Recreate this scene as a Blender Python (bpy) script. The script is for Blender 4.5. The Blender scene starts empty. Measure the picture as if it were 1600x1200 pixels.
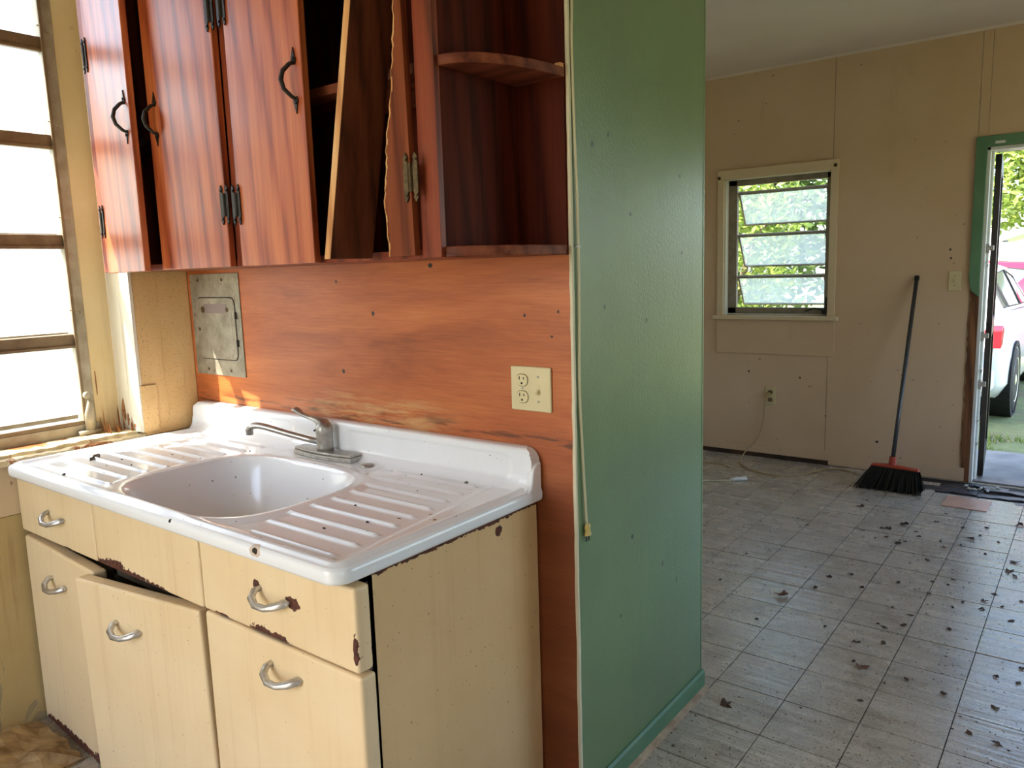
import bpy, bmesh, math, random
from mathutils import Vector, Matrix
random.seed(7)
rad = math.radians
scene = bpy.context.scene
col = scene.collection

# ---------------------------------------------------------------- camera
YAW, PITCH, ROLL, FPX = rad(-37.642), rad(-8.469), rad(-1.7587), 1202.0
CAM = Vector((2.65, -1.524, 1.413))
def cam_axes():
    f = Vector((math.sin(YAW)*math.cos(PITCH), math.cos(YAW)*math.cos(PITCH), math.sin(PITCH)))
    r = Vector((math.cos(YAW), -math.sin(YAW), 0.0))
    u = r.cross(f)
    r2 = r*math.cos(ROLL) + u*math.sin(ROLL)
    u2 = -r*math.sin(ROLL) + u*math.cos(ROLL)
    return r2, u2, f
_r, _u, _f = cam_axes()
cd = bpy.data.cameras.new('camera'); cam = bpy.data.objects.new('camera', cd); col.objects.link(cam)
M = Matrix.Identity(4)
for i in range(3):
    M[i][0], M[i][1], M[i][2], M[i][3] = _r[i], _u[i], -_f[i], CAM[i]
cam.matrix_world = M
cd.sensor_width = 36.0; cd.sensor_fit = 'HORIZONTAL'; cd.lens = FPX/1600*36.0
cd.clip_start = 0.05; cd.clip_end = 300
scene.camera = cam

# ---------------------------------------------------------------- world, sun, exposure
world = bpy.data.worlds.new('sky'); scene.world = world; world.use_nodes = True
wn = world.node_tree.nodes; wl = world.node_tree.links
for n in list(wn): wn.remove(n)
wo = wn.new('ShaderNodeOutputWorld'); bg = wn.new('ShaderNodeBackground'); sky = wn.new('ShaderNodeTexSky')
sky.sky_type = 'NISHITA'; sky.sun_disc = False
SUN = Vector((1.0, 1.5, -2.0)).normalized()           # direction the sunlight travels
sky.sun_elevation = math.asin(-SUN.z)
sky.sun_rotation = math.atan2(-SUN.x, -SUN.y)
sky.air_density = 1.0; sky.dust_density = 2.0; sky.altitude = 0
bg.inputs['Strength'].default_value = 0.42
wl.new(sky.outputs[0], bg.inputs[0]); wl.new(bg.outputs[0], wo.inputs[0])
sd = bpy.data.lights.new('sun', 'SUN'); sd.energy = 11.0; sd.angle = rad(0.6); sd.color = (1.0, 0.93, 0.82)
so = bpy.data.objects.new('sun', sd); col.objects.link(so)
so.rotation_euler = SUN.to_track_quat('-Z', 'Y').to_euler(); so.location = (-6, -8, 12)
def portal(loc, direction, w, h):
    d = bpy.data.lights.new('window_portal', 'AREA'); d.shape = 'RECTANGLE'; d.size = w; d.size_y = h
    d.cycles.is_portal = True
    o = bpy.data.objects.new('window_portal', d); col.objects.link(o); o.location = loc
    o.rotation_euler = Vector(direction).to_track_quat('-Z', 'Y').to_euler()
portal((-0.21, -0.56, 1.72), (1, 0, 0), 0.66, 1.62)
portal((0.80, 4.12, 1.52), (0, -1, 0), 0.72, 0.96)
portal((2.49, 4.12, 1.02), (0, -1, 0), 0.88, 2.04)
portal((0.72, -3.42, 1.4), (0, 1, 0), 1.36, 2.0)
portal((4.52, -2.1, 1.4), (-1, 0, 0), 1.0, 1.6)
portal((4.52, 2.2, 1.4), (-1, 0, 0), 2.4, 1.6)  # portal of the unseen opening added to brighten the far room
vs = scene.view_settings
vs.view_transform = 'Standard'; vs.look = 'None'; vs.gamma = 1.0; vs.use_curve_mapping = False
vs.exposure = 1.42

# ---------------------------------------------------------------- helpers
def srgb(*c):
    if len(c) == 1 and not isinstance(c[0], (int, float)): c = c[0]
    out = []
    for v in c:
        v = v/255.0
        out.append(v/12.92 if v <= 0.04045 else ((v+0.055)/1.055)**2.4)
    return (out[0], out[1], out[2], 1.0)

class MB:
    def __init__(s): s.v = []; s.f = []; s.mi = []
    def add(s, vs, fs, mi=0):
        b = len(s.v); s.v += [tuple(v) for v in vs]
        for f in fs: s.f.append([b+i for i in f]); s.mi.append(mi)
        return s
    def box(s, x0, x1, y0, y1, z0, z1, mi=0):
        return s.add([(x0,y0,z0),(x1,y0,z0),(x1,y1,z0),(x0,y1,z0),(x0,y0,z1),(x1,y0,z1),(x1,y1,z1),(x0,y1,z1)],
              [(0,3,2,1),(4,5,6,7),(0,1,5,4),(1,2,6,5),(2,3,7,6),(3,0,4,7)], mi)
    def prism(s, poly, d0, d1, axis='y', mi=0):
        """poly: list of 2D points; axis y: (x,z); axis z: (x,y); axis x: (y,z)"""
        def P(p, d):
            return {'y': (p[0], d, p[1]), 'z': (p[0], p[1], d), 'x': (d, p[0], p[1])}[axis]
        n = len(poly)
        vs = [P(p, d0) for p in poly] + [P(p, d1) for p in poly]
        fs = [tuple(range(n)), tuple(reversed(range(n, 2*n)))]
        fs += [(i, n+i, n+(i+1) % n, (i+1) % n) for i in range(n)]
        return s.add(vs, fs, mi)
    def tube(s, pts, r, n=10, mi=0, cap=True, flat=1.0):
        pts = [Vector(p) for p in pts]; rs = r if isinstance(r, (list, tuple)) else [r]*len(pts)
        base = len(s.v); up = None
        for i, p in enumerate(pts):
            t = (pts[min(i+1, len(pts)-1)] - pts[max(i-1, 0)]).normalized()
            if up is None:
                up = Vector((0,0,1)) if abs(t.z) < 0.9 else Vector((1,0,0))
            a = t.cross(up).normalized(); b = a.cross(t).normalized(); up = b
            for k in range(n):
                an = 2*math.pi*k/n
                s.v.append(tuple(p + a*math.cos(an)*rs[i] + b*math.sin(an)*rs[i]*flat))
        for i in range(len(pts)-1):
            for k in range(n):
                s.f.append([base+i*n+k, base+i*n+(k+1) % n, base+(i+1)*n+(k+1) % n, base+(i+1)*n+k]); s.mi.append(mi)
        if cap:
            s.f.append([base+k for k in reversed(range(n))]); s.mi.append(mi)
            s.f.append([base+(len(pts)-1)*n+k for k in range(n)]); s.mi.append(mi)
        return s
    def lathe(s, prof, c=(0,0,0), n=20, axis='z', mi=0):
        base = len(s.v)
        for (r, h) in prof:
            for k in range(n):
                a = 2*math.pi*k/n; x, y = r*math.cos(a), r*math.sin(a)
                p = {'z': (x, y, h), 'y': (x, h, y), 'x': (h, x, y)}[axis]
                s.v.append((c[0]+p[0], c[1]+p[1], c[2]+p[2]))
        for i in range(len(prof)-1):
            for k in range(n):
                s.f.append([base+i*n+k, base+i*n+(k+1) % n, base+(i+1)*n+(k+1) % n, base+(i+1)*n+k]); s.mi.append(mi)
        s.f.append([base+k for k in reversed(range(n))]); s.mi.append(mi)
        s.f.append([base+(len(prof)-1)*n+k for k in range(n)]); s.mi.append(mi)
        return s
    def mesh(s, name, mats, smooth=False):
        me = bpy.data.meshes.new(name); me.from_pydata(s.v, [], s.f)
        ms = mats if isinstance(mats, (list, tuple)) else [mats]
        for m in ms: me.materials.append(m)
        if len(ms) > 1: me.polygons.foreach_set('material_index', s.mi)
        bm = bmesh.new(); bm.from_mesh(me); bmesh.ops.recalc_face_normals(bm, faces=bm.faces[:]); bm.to_mesh(me); bm.free()
        if smooth:
            me.polygons.foreach_set('use_smooth', [True]*len(me.polygons))
        me.update(); return me

def wloc(o):
    v = Vector((0,0,0))
    while o is not None: v += Vector(o.location); o = o.parent
    return v
def obj(name, mb, mat, parent=None, smooth=False, bevel=0.0, seg=2, local=False, loc=None, rot=None, auto=None):
    """mesh verts are world coordinates unless local; parent's accumulated location is removed"""
    if not local:
        off = wloc(parent) if parent is not None else Vector((0,0,0))
        if loc is not None: off = off + Vector(loc)
        if off.length > 0: mb.v = [(x-off.x, y-off.y, z-off.z) for (x, y, z) in mb.v]
    me = mb.mesh(name, mat, smooth)
    o = bpy.data.objects.new(name, me); col.objects.link(o)
    if parent is not None: o.parent = parent
    if loc is not None: o.location = loc
    if rot is not None: o.rotation_euler = rot
    if bevel > 0:
        m = o.modifiers.new('bevel', 'BEVEL'); m.width = bevel; m.segments = seg; m.limit_method = 'ANGLE'; m.angle_limit = rad(40)
        me.polygons.foreach_set('use_smooth', [True]*len(me.polygons))
        m.harden_normals = True
    return o
def tag(o, label=None, cat=None, group=None, kind=None):
    if label: o['label'] = label
    if cat: o['category'] = cat
    if group: o['group'] = group
    if kind: o['kind'] = kind
    return o
def thing(name, label, cat, loc=(0,0,0), rot=None, group=None, kind=None):
    o = bpy.data.objects.new(name, None); col.objects.link(o); o.location = loc
    o.empty_display_size = 0.05
    if rot: o.rotation_euler = rot
    return tag(o, label, cat, group, kind)
def structure(o, label=None, cat=None):
    o['kind'] = 'structure'
    if label: o['label'] = label
    if cat: o['category'] = cat
    return o
def rect_with_hole(mb, a0, a1, b0, b1, holes, place):
    """fill rectangle a x b minus holes with boxes; place(a0,a1,b0,b1) adds one"""
    xs = sorted(set([a0, a1] + [h[0] for h in holes] + [h[1] for h in holes]))
    xs = [x for x in xs if a0 <= x <= a1]
    for i in range(len(xs)-1):
        x0, x1 = xs[i], xs[i+1]; xm = (x0+x1)/2
        cuts = sorted([(max(b0, h[2]), min(b1, h[3])) for h in holes if h[0] < xm < h[1]])
        z = b0
        for c0, c1 in cuts:
            if c0 > z: place(x0, x1, z, c0)
            z = max(z, c1)
        if z < b1: place(x0, x1, z, b1)

# ---------------------------------------------------------------- materials
class NT:
    def __init__(s, name):
        s.m = bpy.data.materials.new(name); s.m.use_nodes = True; s.t = s.m.node_tree
        s.b = s.t.nodes['Principled BSDF']; s.out = s.t.nodes['Material Output']
    def n(s, typ, **kw):
        nd = s.t.nodes.new(typ)
        for k, v in kw.items(): setattr(nd, k, v)
        return nd
    def l(s, a, b): s.t.links.new(a, b)
    def pos(s, scale=(1,1,1), rot=(0,0,0), obj=False):
        if obj: src = s.n('ShaderNodeTexCoord').outputs['Object']
        else: src = s.n('ShaderNodeNewGeometry').outputs['Position']
        mp = s.n('ShaderNodeMapping'); mp.inputs['Scale'].default_value = scale; mp.inputs['Rotation'].default_value = rot
        s.l(src, mp.inputs['Vector']); return mp.outputs[0]
    def noise(s, vec, scale, detail=4, rough=0.55, dist=0.0):
        nd = s.n('ShaderNodeTexNoise'); nd.inputs['Scale'].default_value = scale; nd.inputs['Detail'].default_value = detail
        nd.inputs['Roughness'].default_value = rough; nd.inputs['Distortion'].default_value = dist
        if vec is not None: s.l(vec, nd.inputs['Vector'])
        return nd.outputs['Fac']
    def ramp(s, fac, stops):
        nd = s.n('ShaderNodeValToRGB'); cr = nd.color_ramp
        cr.elements[0].position = stops[0][0]; cr.elements[0].color = stops[0][1]
        cr.elements[1].position = stops[-1][0]; cr.elements[1].color = stops[-1][1]
        for p, c in stops[1:-1]:
            e = cr.elements.new(p); e.color = c
        s.l(fac, nd.inputs[0]); return nd.outputs[0]
    def mix(s, fac, a, b, blend='MIX'):
        nd = s.n('ShaderNodeMix'); nd.data_type = 'RGBA'; nd.blend_type = blend
        if isinstance(fac, (int, float)): nd.inputs[0].default_value = fac
        else: s.l(fac, nd.inputs[0])
        for i, v in ((6, a), (7, b)):
            if isinstance(v, tuple): nd.inputs[i].default_value = v
            else: s.l(v, nd.inputs[i])
        return nd.outputs[2]
    def math(s, op, a, b=None, c=None, clamp=False):
        nd = s.n('ShaderNodeMath', operation=op); nd.use_clamp = clamp
        for i, v in enumerate((a, b, c)):
            if v is None: continue
            if isinstance(v, (int, float)): nd.inputs[i].default_value = v
            else: s.l(v, nd.inputs[i])
        return nd.outputs[0]
    def sm(s, v, lo, hi):
        nd = s.n('ShaderNodeMapRange'); nd.interpolation_type = 'SMOOTHSTEP'
        nd.inputs[1].default_value = lo; nd.inputs[2].default_value = hi
        s.l(v, nd.inputs[0]); return nd.outputs[0]
    def xyz(s, vec):
        nd = s.n('ShaderNodeSeparateXYZ'); s.l(vec, nd.inputs[0]); return nd.outputs
    def col(s, c):
        if isinstance(c, tuple): s.b.inputs['Base Color'].default_value = c
        else: s.l(c, s.b.inputs['Base Color'])
    def rough(s, r):
        if isinstance(r, (int, float)): s.b.inputs['Roughness'].default_value = r
        else: s.l(r, s.b.inputs['Roughness'])
    def bump(s, h, strength=0.2, dist=0.01):
        nd = s.n('ShaderNodeBump'); nd.inputs['Strength'].default_value = strength; nd.inputs['Distance'].default_value = dist
        s.l(h, nd.inputs['Height']); s.l(nd.outputs[0], s.b.inputs['Normal'])
    def spots(s, vec, items, nscale=55.0, amp=0.9):
        """mask of ragged blotches: items = (x,y,z, rx,ry,rz)"""
        nz = s.noise(vec, nscale, 5, 0.65); nz = s.math('MULTIPLY', s.math('SUBTRACT', nz, 0.5), amp*2)
        total = None
        for (x, y, z, rx, ry, rz) in items:
            sb = s.n('ShaderNodeVectorMath', operation='SUBTRACT'); s.l(vec, sb.inputs[0]); sb.inputs[1].default_value = (x, y, z)
            dv = s.n('ShaderNodeVectorMath', operation='DIVIDE'); s.l(sb.outputs[0], dv.inputs[0]); dv.inputs[1].default_value = (rx, ry, rz)
            ln = s.n('ShaderNodeVectorMath', operation='LENGTH'); s.l(dv.outputs[0], ln.inputs[0])
            m = s.math('LESS_THAN', s.math('ADD', ln.outputs['Value'], nz), 1.0)
            total = m if total is None else s.math('MAXIMUM', total, m)
        return total

def simple(name, c, rough=0.5, metal=0.0, c2=None, nscale=8.0, scale=(1,1,1), bump=0.0, bscale=None, coat=0.0, obj=False, spec=None):
    t = NT(name)
    p = t.pos(scale, obj=obj)
    if c2 is not None: t.col(t.ramp(t.noise(p, nscale), [(0.32, c), (0.68, c2)]))
    else:
        t.col(t.mix(t.noise(p, nscale), tuple(v*0.9 for v in c[:3])+(1,), tuple(min(1, v*1.08) for v in c[:3])+(1,)))
    t.rough(rough); t.b.inputs['Metallic'].default_value = metal
    if coat: t.b.inputs['Coat Weight'].default_value = coat; t.b.inputs['Coat Roughness'].default_value = 0.12
    if spec is not None: t.b.inputs['Specular IOR Level'].default_value = spec
    if bump: t.bump(t.noise(p, bscale or nscale*3), bump, 0.004)
    return t.m

def wood(name, dark, mid, light, axis='z', rough=0.4, coat=0.2, ring=1.0, bump=0.05, obj=False, spec=0.5):
    t = NT(name)
    ax = 'xyz'.index(axis)
    def k(along): return tuple(along if q == ax else 1.0 for q in range(3))
    tone = t.noise(t.pos(k(0.16), obj=obj), 7.0*ring, 4, 0.55, 0.5)
    grain = t.noise(t.pos(k(0.03), obj=obj), 64.0*ring, 4, 0.6, 0.3)
    w = t.n('ShaderNodeTexWave'); w.wave_type = 'BANDS'; w.bands_direction = 'DIAGONAL'
    w.inputs['Scale'].default_value = 9.0*ring; w.inputs['Distortion'].default_value = 7.0; w.inputs['Detail'].default_value = 4
    w.inputs['Detail Scale'].default_value = 0.8; w.inputs['Detail Roughness'].default_value = 0.6
    t.l(t.pos(k(0.10), obj=obj), w.inputs['Vector'])
    g = t.math('ADD', t.math('MULTIPLY', t.math('POWER', w.outputs['Fac'], 0.5), 0.22), t.math('ADD', t.math('MULTIPLY', tone, 0.34), t.math('MULTIPLY', grain, 0.50)))
    t.col(t.ramp(g, [(0.37, dark), (0.54, mid), (0.74, light)]))
    t.rough(rough); t.b.inputs['Coat Weight'].default_value = coat; t.b.inputs['Coat Roughness'].default_value = 0.22
    t.b.inputs['Specular IOR Level'].default_value = spec
    t.bump(g, bump, 0.002)
    return t.m

def enamel(name, c, c2, items=(), edge=None, rough=0.35, drip=True, extra=None):
    """old enamelled steel with rust where the paint has chipped. edge=(axis, value, sign, amp)"""
    t = NT(name); p = t.pos()
    base = t.ramp(t.noise(p, 5.0, 5), [(0.3, c), (0.7, c2)])
    if drip:
        d = t.noise(t.pos((26, 26, 0.7)), 1.0, 5, 0.7); base = t.mix(t.math('MULTIPLY', t.sm(d, 0.5, 0.85), 0.4), base, srgb(190, 150, 92))
    fl = t.math('GREATER_THAN', t.noise(p, 190.0, 1, 0.2), 0.80)
    mask = t.math('MULTIPLY', fl, 0.8)
    if items: mask = t.math('MAXIMUM', mask, t.spots(p, items))
    if edge:
        ax, val, sg, amp = edge
        v = t.xyz(p)['XYZ'.index(ax)]
        nz = t.math('MULTIPLY', t.math('SUBTRACT', t.noise(p, 42.0, 5, 0.7), 0.45), amp*2)
        q = t.math('ADD', v, nz)
        mask = t.math('MAXIMUM', mask, t.math('GREATER_THAN' if sg > 0 else 'LESS_THAN', q, val))
    rust = t.ramp(t.noise(p, 90, 4), [(0.3, srgb(48, 24, 16)), (0.7, srgb(104, 52, 30))])
    t.col(t.mix(mask, base, rust))
    t.rough(t.math('ADD', rough, t.math('MULTIPLY', mask, 0.45)))
    t.bump(t.math('ADD', t.math('MULTIPLY', mask, -0.6), t.math('MULTIPLY', t.noise(p, 25), 0.15)), 0.25, 0.002)
    return t.m

M_cab = wood('varnished_red_wood', srgb(122, 50, 24), srgb(172, 82, 44), srgb(204, 116, 66), rough=0.36, coat=0.22)
M_cab_dark = wood('varnished_frame_wood', srgb(88, 38, 22), srgb(128, 56, 34), srgb(150, 72, 44), rough=0.42, coat=0.1, spec=0.3)
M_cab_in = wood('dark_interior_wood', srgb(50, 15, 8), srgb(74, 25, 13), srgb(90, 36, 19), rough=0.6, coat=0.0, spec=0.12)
M_raw = wood('raw_split_wood', srgb(184, 122, 68), srgb(216, 158, 98), srgb(234, 188, 130), rough=0.7, coat=0.0)
M_shelfedge = wood('shelf_edge_wood', srgb(78, 34, 20), srgb(108, 52, 32), srgb(134, 74, 48), axis='x', rough=0.55, coat=0.0, spec=0.25)

def plywood():
    t = NT('stained_plywood'); p = t.pos((0.55, 1, 3.0))
    a = t.noise(p, 2.6, 6, 0.6, 0.6); g = t.noise(t.pos((2.5, 1, 60)), 3.0, 5, 0.65)
    f = t.math('ADD', t.math('MULTIPLY', a, 0.7), t.math('MULTIPLY', g, 0.35))
    c = t.ramp(f, [(0.30, srgb(132, 62, 26)), (0.5, srgb(180, 94, 44)), (0.62, srgb(198, 112, 56)), (0.8, srgb(216, 142, 84))])
    q = t.pos(); z = t.xyz(q)
    # worn pale scuffs above the backsplash
    sc = t.noise(t.pos((3.0, 1, 26)), 2.2, 6, 0.7)
    band = t.math('MULTIPLY', t.sm(z[2], 0.93, 1.0), t.math('SUBTRACT', 1.0, t.sm(z[2], 1.01, 1.09)))
    bx = t.math('MULTIPLY', t.sm(z[0], 0.55, 0.8), t.math('SUBTRACT', 1.0, t.sm(z[0], 1.1, 1.35)))
    wear = t.math('MULTIPLY', t.math('MULTIPLY', band, bx), t.sm(sc, 0.42, 0.62))
    c = t.mix(t.math('MULTIPLY', wear, 0.75), c, srgb(206, 166, 112))
    dk = t.math('MULTIPLY', t.math('MULTIPLY', t.sm(z[2], 0.95, 0.985), t.math('SUBTRACT', 1.0, t.sm(z[2], 0.985, 1.04))), t.sm(t.noise(t.pos((2, 1, 18)), 3.1, 5), 0.5, 0.62))
    c = t.mix(t.math('MULTIPLY', dk, 0.8), c, srgb(72, 36, 20))
    # darker brown towards the bottom at the right end
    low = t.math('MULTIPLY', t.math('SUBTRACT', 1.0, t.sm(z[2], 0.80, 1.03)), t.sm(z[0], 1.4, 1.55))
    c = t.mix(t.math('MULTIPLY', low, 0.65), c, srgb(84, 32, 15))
    holes = t.spots(q, [(0.831,0,1.123,.006,.05,.007),(0.976,0,1.299,.006,.05,.007),(1.21,0,1.43,.008,.05,.006),(0.822,0,1.393,.004,.05,.005),(1.52,0,1.30,.004,.05,.004),(1.60,0,1.25,.004,.05,.003),(1.62,0,1.31,.003,.05,.004)], 40, 0.2)
    c = t.mix(holes, c, srgb(30, 16, 10))
    t.col(c); t.rough(0.42); t.b.inputs['Coat Weight'].default_value = 0.15; t.b.inputs['Coat Roughness'].default_value = 0.3
    t.bump(f, 0.05, 0.002); return t.m
M_ply = plywood()

def green_gloss():
    t = NT('green_gloss_paint'); p = t.pos()
    c = t.ramp(t.noise(p, 3.0, 4), [(0.3, srgb(96, 124, 80)), (0.7, srgb(106, 136, 88))])
    nails = t.spots(p, [(1.66,.098,1.701,.05,.006,.008),(1.66,.173,1.732,.05,.004,.006),(1.66,.282,1.545,.05,.006,.005),(1.66,.575,1.663,.05,.005,.005),(1.66,.588,1.446,.05,.005,.005),
        (1.66,.147,1.313,.05,.005,.006),(1.66,.368,1.265,.05,.005,.008),(1.66,.28,.676,.05,.008,.006),(1.66,.462,.538,.05,.004,.01),(1.66,.557,.455,.05,.004,.01),(1.66,.212,.471,.05,.007,.004)], 60, 0.3)
    c = t.mix(nails, c, srgb(36, 52, 40))
    t.col(c)
    rv = t.noise(t.pos((1, 7, 0.9)), 1.6, 4, 0.6)
    t.rough(t.math('ADD', 0.24, t.math('MULTIPLY', rv, 0.2)))
    t.b.inputs['Specular IOR Level'].default_value = 1.0; t.b.inputs['Coat Weight'].default_value = 0.35; t.b.inputs['Coat Roughness'].default_value = 0.28
    h = t.math('ADD', t.math('MULTIPLY', t.noise(t.pos((1, 1, .7)), 150, 3, 0.5), 0.6), t.math('MULTIPLY', t.noise(t.pos((1, 30, 1.2)), 1.6, 3), 0.18))
    t.bump(h, 0.6, 0.0022); return t.m
M_green = green_gloss()
M_green_trim = simple('green_trim_paint', srgb(82, 122, 88), 0.45, c2=srgb(96, 134, 98), nscale=6)
M_creamedge = simple('cream_paint_edge', srgb(214, 206, 176), 0.6)

def wallpaint(name, c, c2, spots=(), rough=0.62):
    t = NT(name); p = t.pos()
    k = t.ramp(t.noise(p, 1.3, 5), [(0.3, c), (0.7, c2)])
    k = t.mix(t.math('MULTIPLY', t.sm(t.noise(t.pos((1, 1, .35)), 3.5, 6, 0.7), 0.58, 0.78), 0.3), k, srgb(150, 124, 84))
    fly = t.math('GREATER_THAN', t.noise(p, 34.0, 0, 0.0), 0.86)
    k = t.mix(t.math('MULTIPLY', fly, 0.5), k, srgb(70, 52, 34))
    if spots: k = t.mix(t.spots(p, spots, 60, 0.3), k, srgb(50, 36, 24))
    t.col(k); t.rough(rough); t.bump(t.noise(p, 60, 4), 0.1, 0.003); return t.m
M_farwall = wallpaint('aged_cream_wall', srgb(202, 168, 132), srgb(212, 182, 150),
    [(1.879,3.93,1.452,.006,.1,.007),(1.885,3.93,1.40,.006,.1,.007),(1.993,3.93,2.3,.003,.1,.005),(.993,3.93,.602,.006,.1,.008),(.627,3.93,.627,.007,.1,.007),(1.173,3.93,.345,.006,.1,.006),(1.506,3.93,.201,.01,.1,.008)])
M_trimcream = wallpaint('cream_trim_paint', srgb(210, 184, 146), srgb(220, 198, 164))
M_ceiling = simple('ceiling_paint', srgb(218, 200, 186), 0.8, c2=srgb(226, 208, 194), nscale=2)
M_room = simple('plain_cream_wall', srgb(214, 204, 186), 0.7, c2=srgb(222, 212, 194), nscale=2)

def peeling(name, c, c2, c3, amt=0.55, obj=False):
    t = NT(name); p = t.pos()
    k = t.ramp(t.noise(p, 4.0, 5), [(0.3, c), (0.7, c2)])
    pe = t.noise(t.pos((9, 9, 3.2)), 1.0, 7, 0.65, 0.6)
    m = t.sm(pe, amt, amt+0.03)
    k = t.mix(m, k, c3)
    st = t.noise(t.pos((30, 30, 1.5)), 1.0, 4); k = t.mix(t.math('MULTIPLY', t.sm(st, 0.55, 0.8), 0.45), k, srgb(128, 96, 52))
    t.col(k); t.rough(0.6); t.bump(t.math('ADD', t.math('MULTIPLY', m, -0.7), t.math('MULTIPLY', t.noise(p, 40, 5), 0.4)), 0.4, 0.004); return t.m
M_leftlow = peeling('peeling_cream_boards', srgb(188, 160, 104), srgb(204, 180, 126), srgb(168, 150, 112))
M_jamb = peeling('peeling_white_jamb', srgb(224, 216, 194), srgb(232, 226, 208), srgb(150, 106, 66), 0.68)
M_stop = peeling('dirty_cream_stop', srgb(214, 188, 138), srgb(226, 204, 160), srgb(130, 94, 56), 0.66)
def beige_panel():
    t = NT('speckled_beige_panel'); p = t.pos()
    k = t.ramp(t.noise(t.pos((1, 1, 0.5)), 6.0, 5), [(0.3, srgb(206, 164, 104)), (0.7, srgb(224, 190, 134))])
    k = t.mix(t.math('MULTIPLY', t.sm(t.noise(p, 160, 2), 0.60, 0.70), 0.55), k, srgb(112, 78, 42))
    k = t.mix(t.math('MULTIPLY', t.sm(t.noise(t.pos((1, 14, 1)), 2.0, 4), 0.55, 0.75), 0.4), k, srgb(146, 102, 56))
    t.col(k); t.rough(0.6); return t.m
M_beige = beige_panel()

def floor_tile():
    t = NT('vinyl_floor_tile'); p = t.pos()
    oi = t.n('ShaderNodeObjectInfo'); 
    base = t.ramp(t.noise(t.pos((1.0, 9, 1)), 3.0, 5, 0.6), [(0.3, srgb(172, 160, 144)), (0.7, srgb(204, 193, 177))])
    base = t.mix(t.math('MULTIPLY', oi.outputs['Random'], 0.28), base, srgb(140, 136, 130))
    fleck = t.sm(t.noise(t.pos((5, 26, 1)), 6.0, 3), 0.62, 0.72)
    base = t.mix(t.math('MULTIPLY', fleck, 0.42), base, srgb(96, 88, 78))
    dirt = t.sm(t.noise(p, 4.5, 6, 0.7), 0.45, 0.75)
    base = t.mix(t.math('MULTIPLY', dirt, 0.45), base, srgb(96, 84, 68))
    sp = t.math('GREATER_THAN', t.noise(t.pos((.8, 1.6, 1)), 130, 3, 0.6), 0.605)
    base = t.mix(t.math('MULTIPLY', sp, 0.7), base, srgb(48, 42, 36))
    wh = t.math('GREATER_THAN', t.noise(t.pos((1.1, 1, 1)), 88, 1, 0.4), 0.80)
    base = t.mix(t.math('MULTIPLY', wh, 0.5), base, srgb(210, 206, 196))
    t.col(base)
    t.rough(t.math('ADD', 0.15, t.math('MULTIPLY', t.noise(p, 6, 5), 0.24))); t.b.inputs['Specular IOR Level'].default_value = 0.95
    h = t.math('ADD', t.math('MULTIPLY', t.noise(t.pos((0.5, 7, 1)), 2.6, 4, 0.6), 1.0), t.math('MULTIPLY', t.noise(p, 60, 3), 0.1))
    t.bump(h, 0.55, 0.008); return t.m
M_tile = floor_tile()
M_sub = simple('dark_subfloor', srgb(46, 40, 36), 0.8, c2=srgb(70, 58, 48), nscale=14)
M_black_lino = simple('torn_black_underlay', srgb(34, 34, 38), 0.45, c2=srgb(60, 60, 66), nscale=20)
M_pink = simple('tan_pink_tile', srgb(186, 140, 116), 0.4, c2=srgb(198, 156, 132), nscale=12)

CREAM, CREAM2 = srgb(230, 202, 156), srgb(236, 211, 168)
def porcelain():
    t = NT('white_porcelain'); p = t.pos()
    k = t.ramp(t.noise(p, 3.0, 5), [(0.3, srgb(236, 238, 240)), (0.7, srgb(243, 245, 247))])
    chips = t.spots(p, [(1.31,-.66,.862,.009,.03,.006),(.98,-.66,.866,.005,.03,.004),(1.36,-.06,.868,.006,.005,.03),(1.50,-.33,.875,.004,.006,.03),(1.46,-.30,.87,.007,.003,.03),(1.42,-.36,.868,.007,.003,.03)], 90, 0.8)
    halo = t.spots(p, [(1.31,-.66,.862,.018,.03,.012)], 60, 0.6)
    k = t.mix(t.math('MULTIPLY', halo, 0.6), k, srgb(190, 150, 96))
    k = t.mix(chips, k, srgb(40, 28, 24))
    dirt = t.math('MULTIPLY', t.sm(t.noise(p, 9, 6, 0.7), 0.55, 0.8), 0.14)
    k = t.mix(dirt, k, srgb(190, 180, 164))
    sp = t.math('GREATER_THAN', t.noise(p, 95, 1, 0.3), 0.80)
    k = t.mix(t.math('MULTIPLY', sp, 0.7), k, srgb(70, 58, 50))
    t.col(k); t.rough(0.16); t.b.inputs['Coat Weight'].default_value = 0.3; t.b.inputs['Coat Roughness'].default_value = 0.08
    return t.m
M_porc = porcelain()
M_chrome = simple('worn_chrome', srgb(214, 212, 208), 0.3, 0.85, c2=srgb(182, 178, 172), nscale=30)
M_chrome_dull = simple('dull_chrome', srgb(190, 188, 182), 0.4, 0.75, c2=srgb(156, 152, 144), nscale=45)
M_iron = simple('black_iron', srgb(46, 42, 40), 0.42, 0.7, c2=srgb(66, 60, 56), nscale=60)
M_rustiron = simple('old_brass_hinge', srgb(60, 48, 34), 0.5, 0.6, c2=srgb(104, 84, 52), nscale=80)
M_black = simple('black_void', srgb(16, 15, 14), 0.8)
M_ivory = simple('ivory_plastic', srgb(222, 208, 164), 0.3)
M_ivory2 = simple('ivory_receptacle', srgb(226, 212, 166), 0.25)
M_cordc = simple('cream_cord', srgb(204, 196, 160), 0.45)
M_plugy = simple('yellowed_plug', srgb(204, 178, 104), 0.4)
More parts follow.
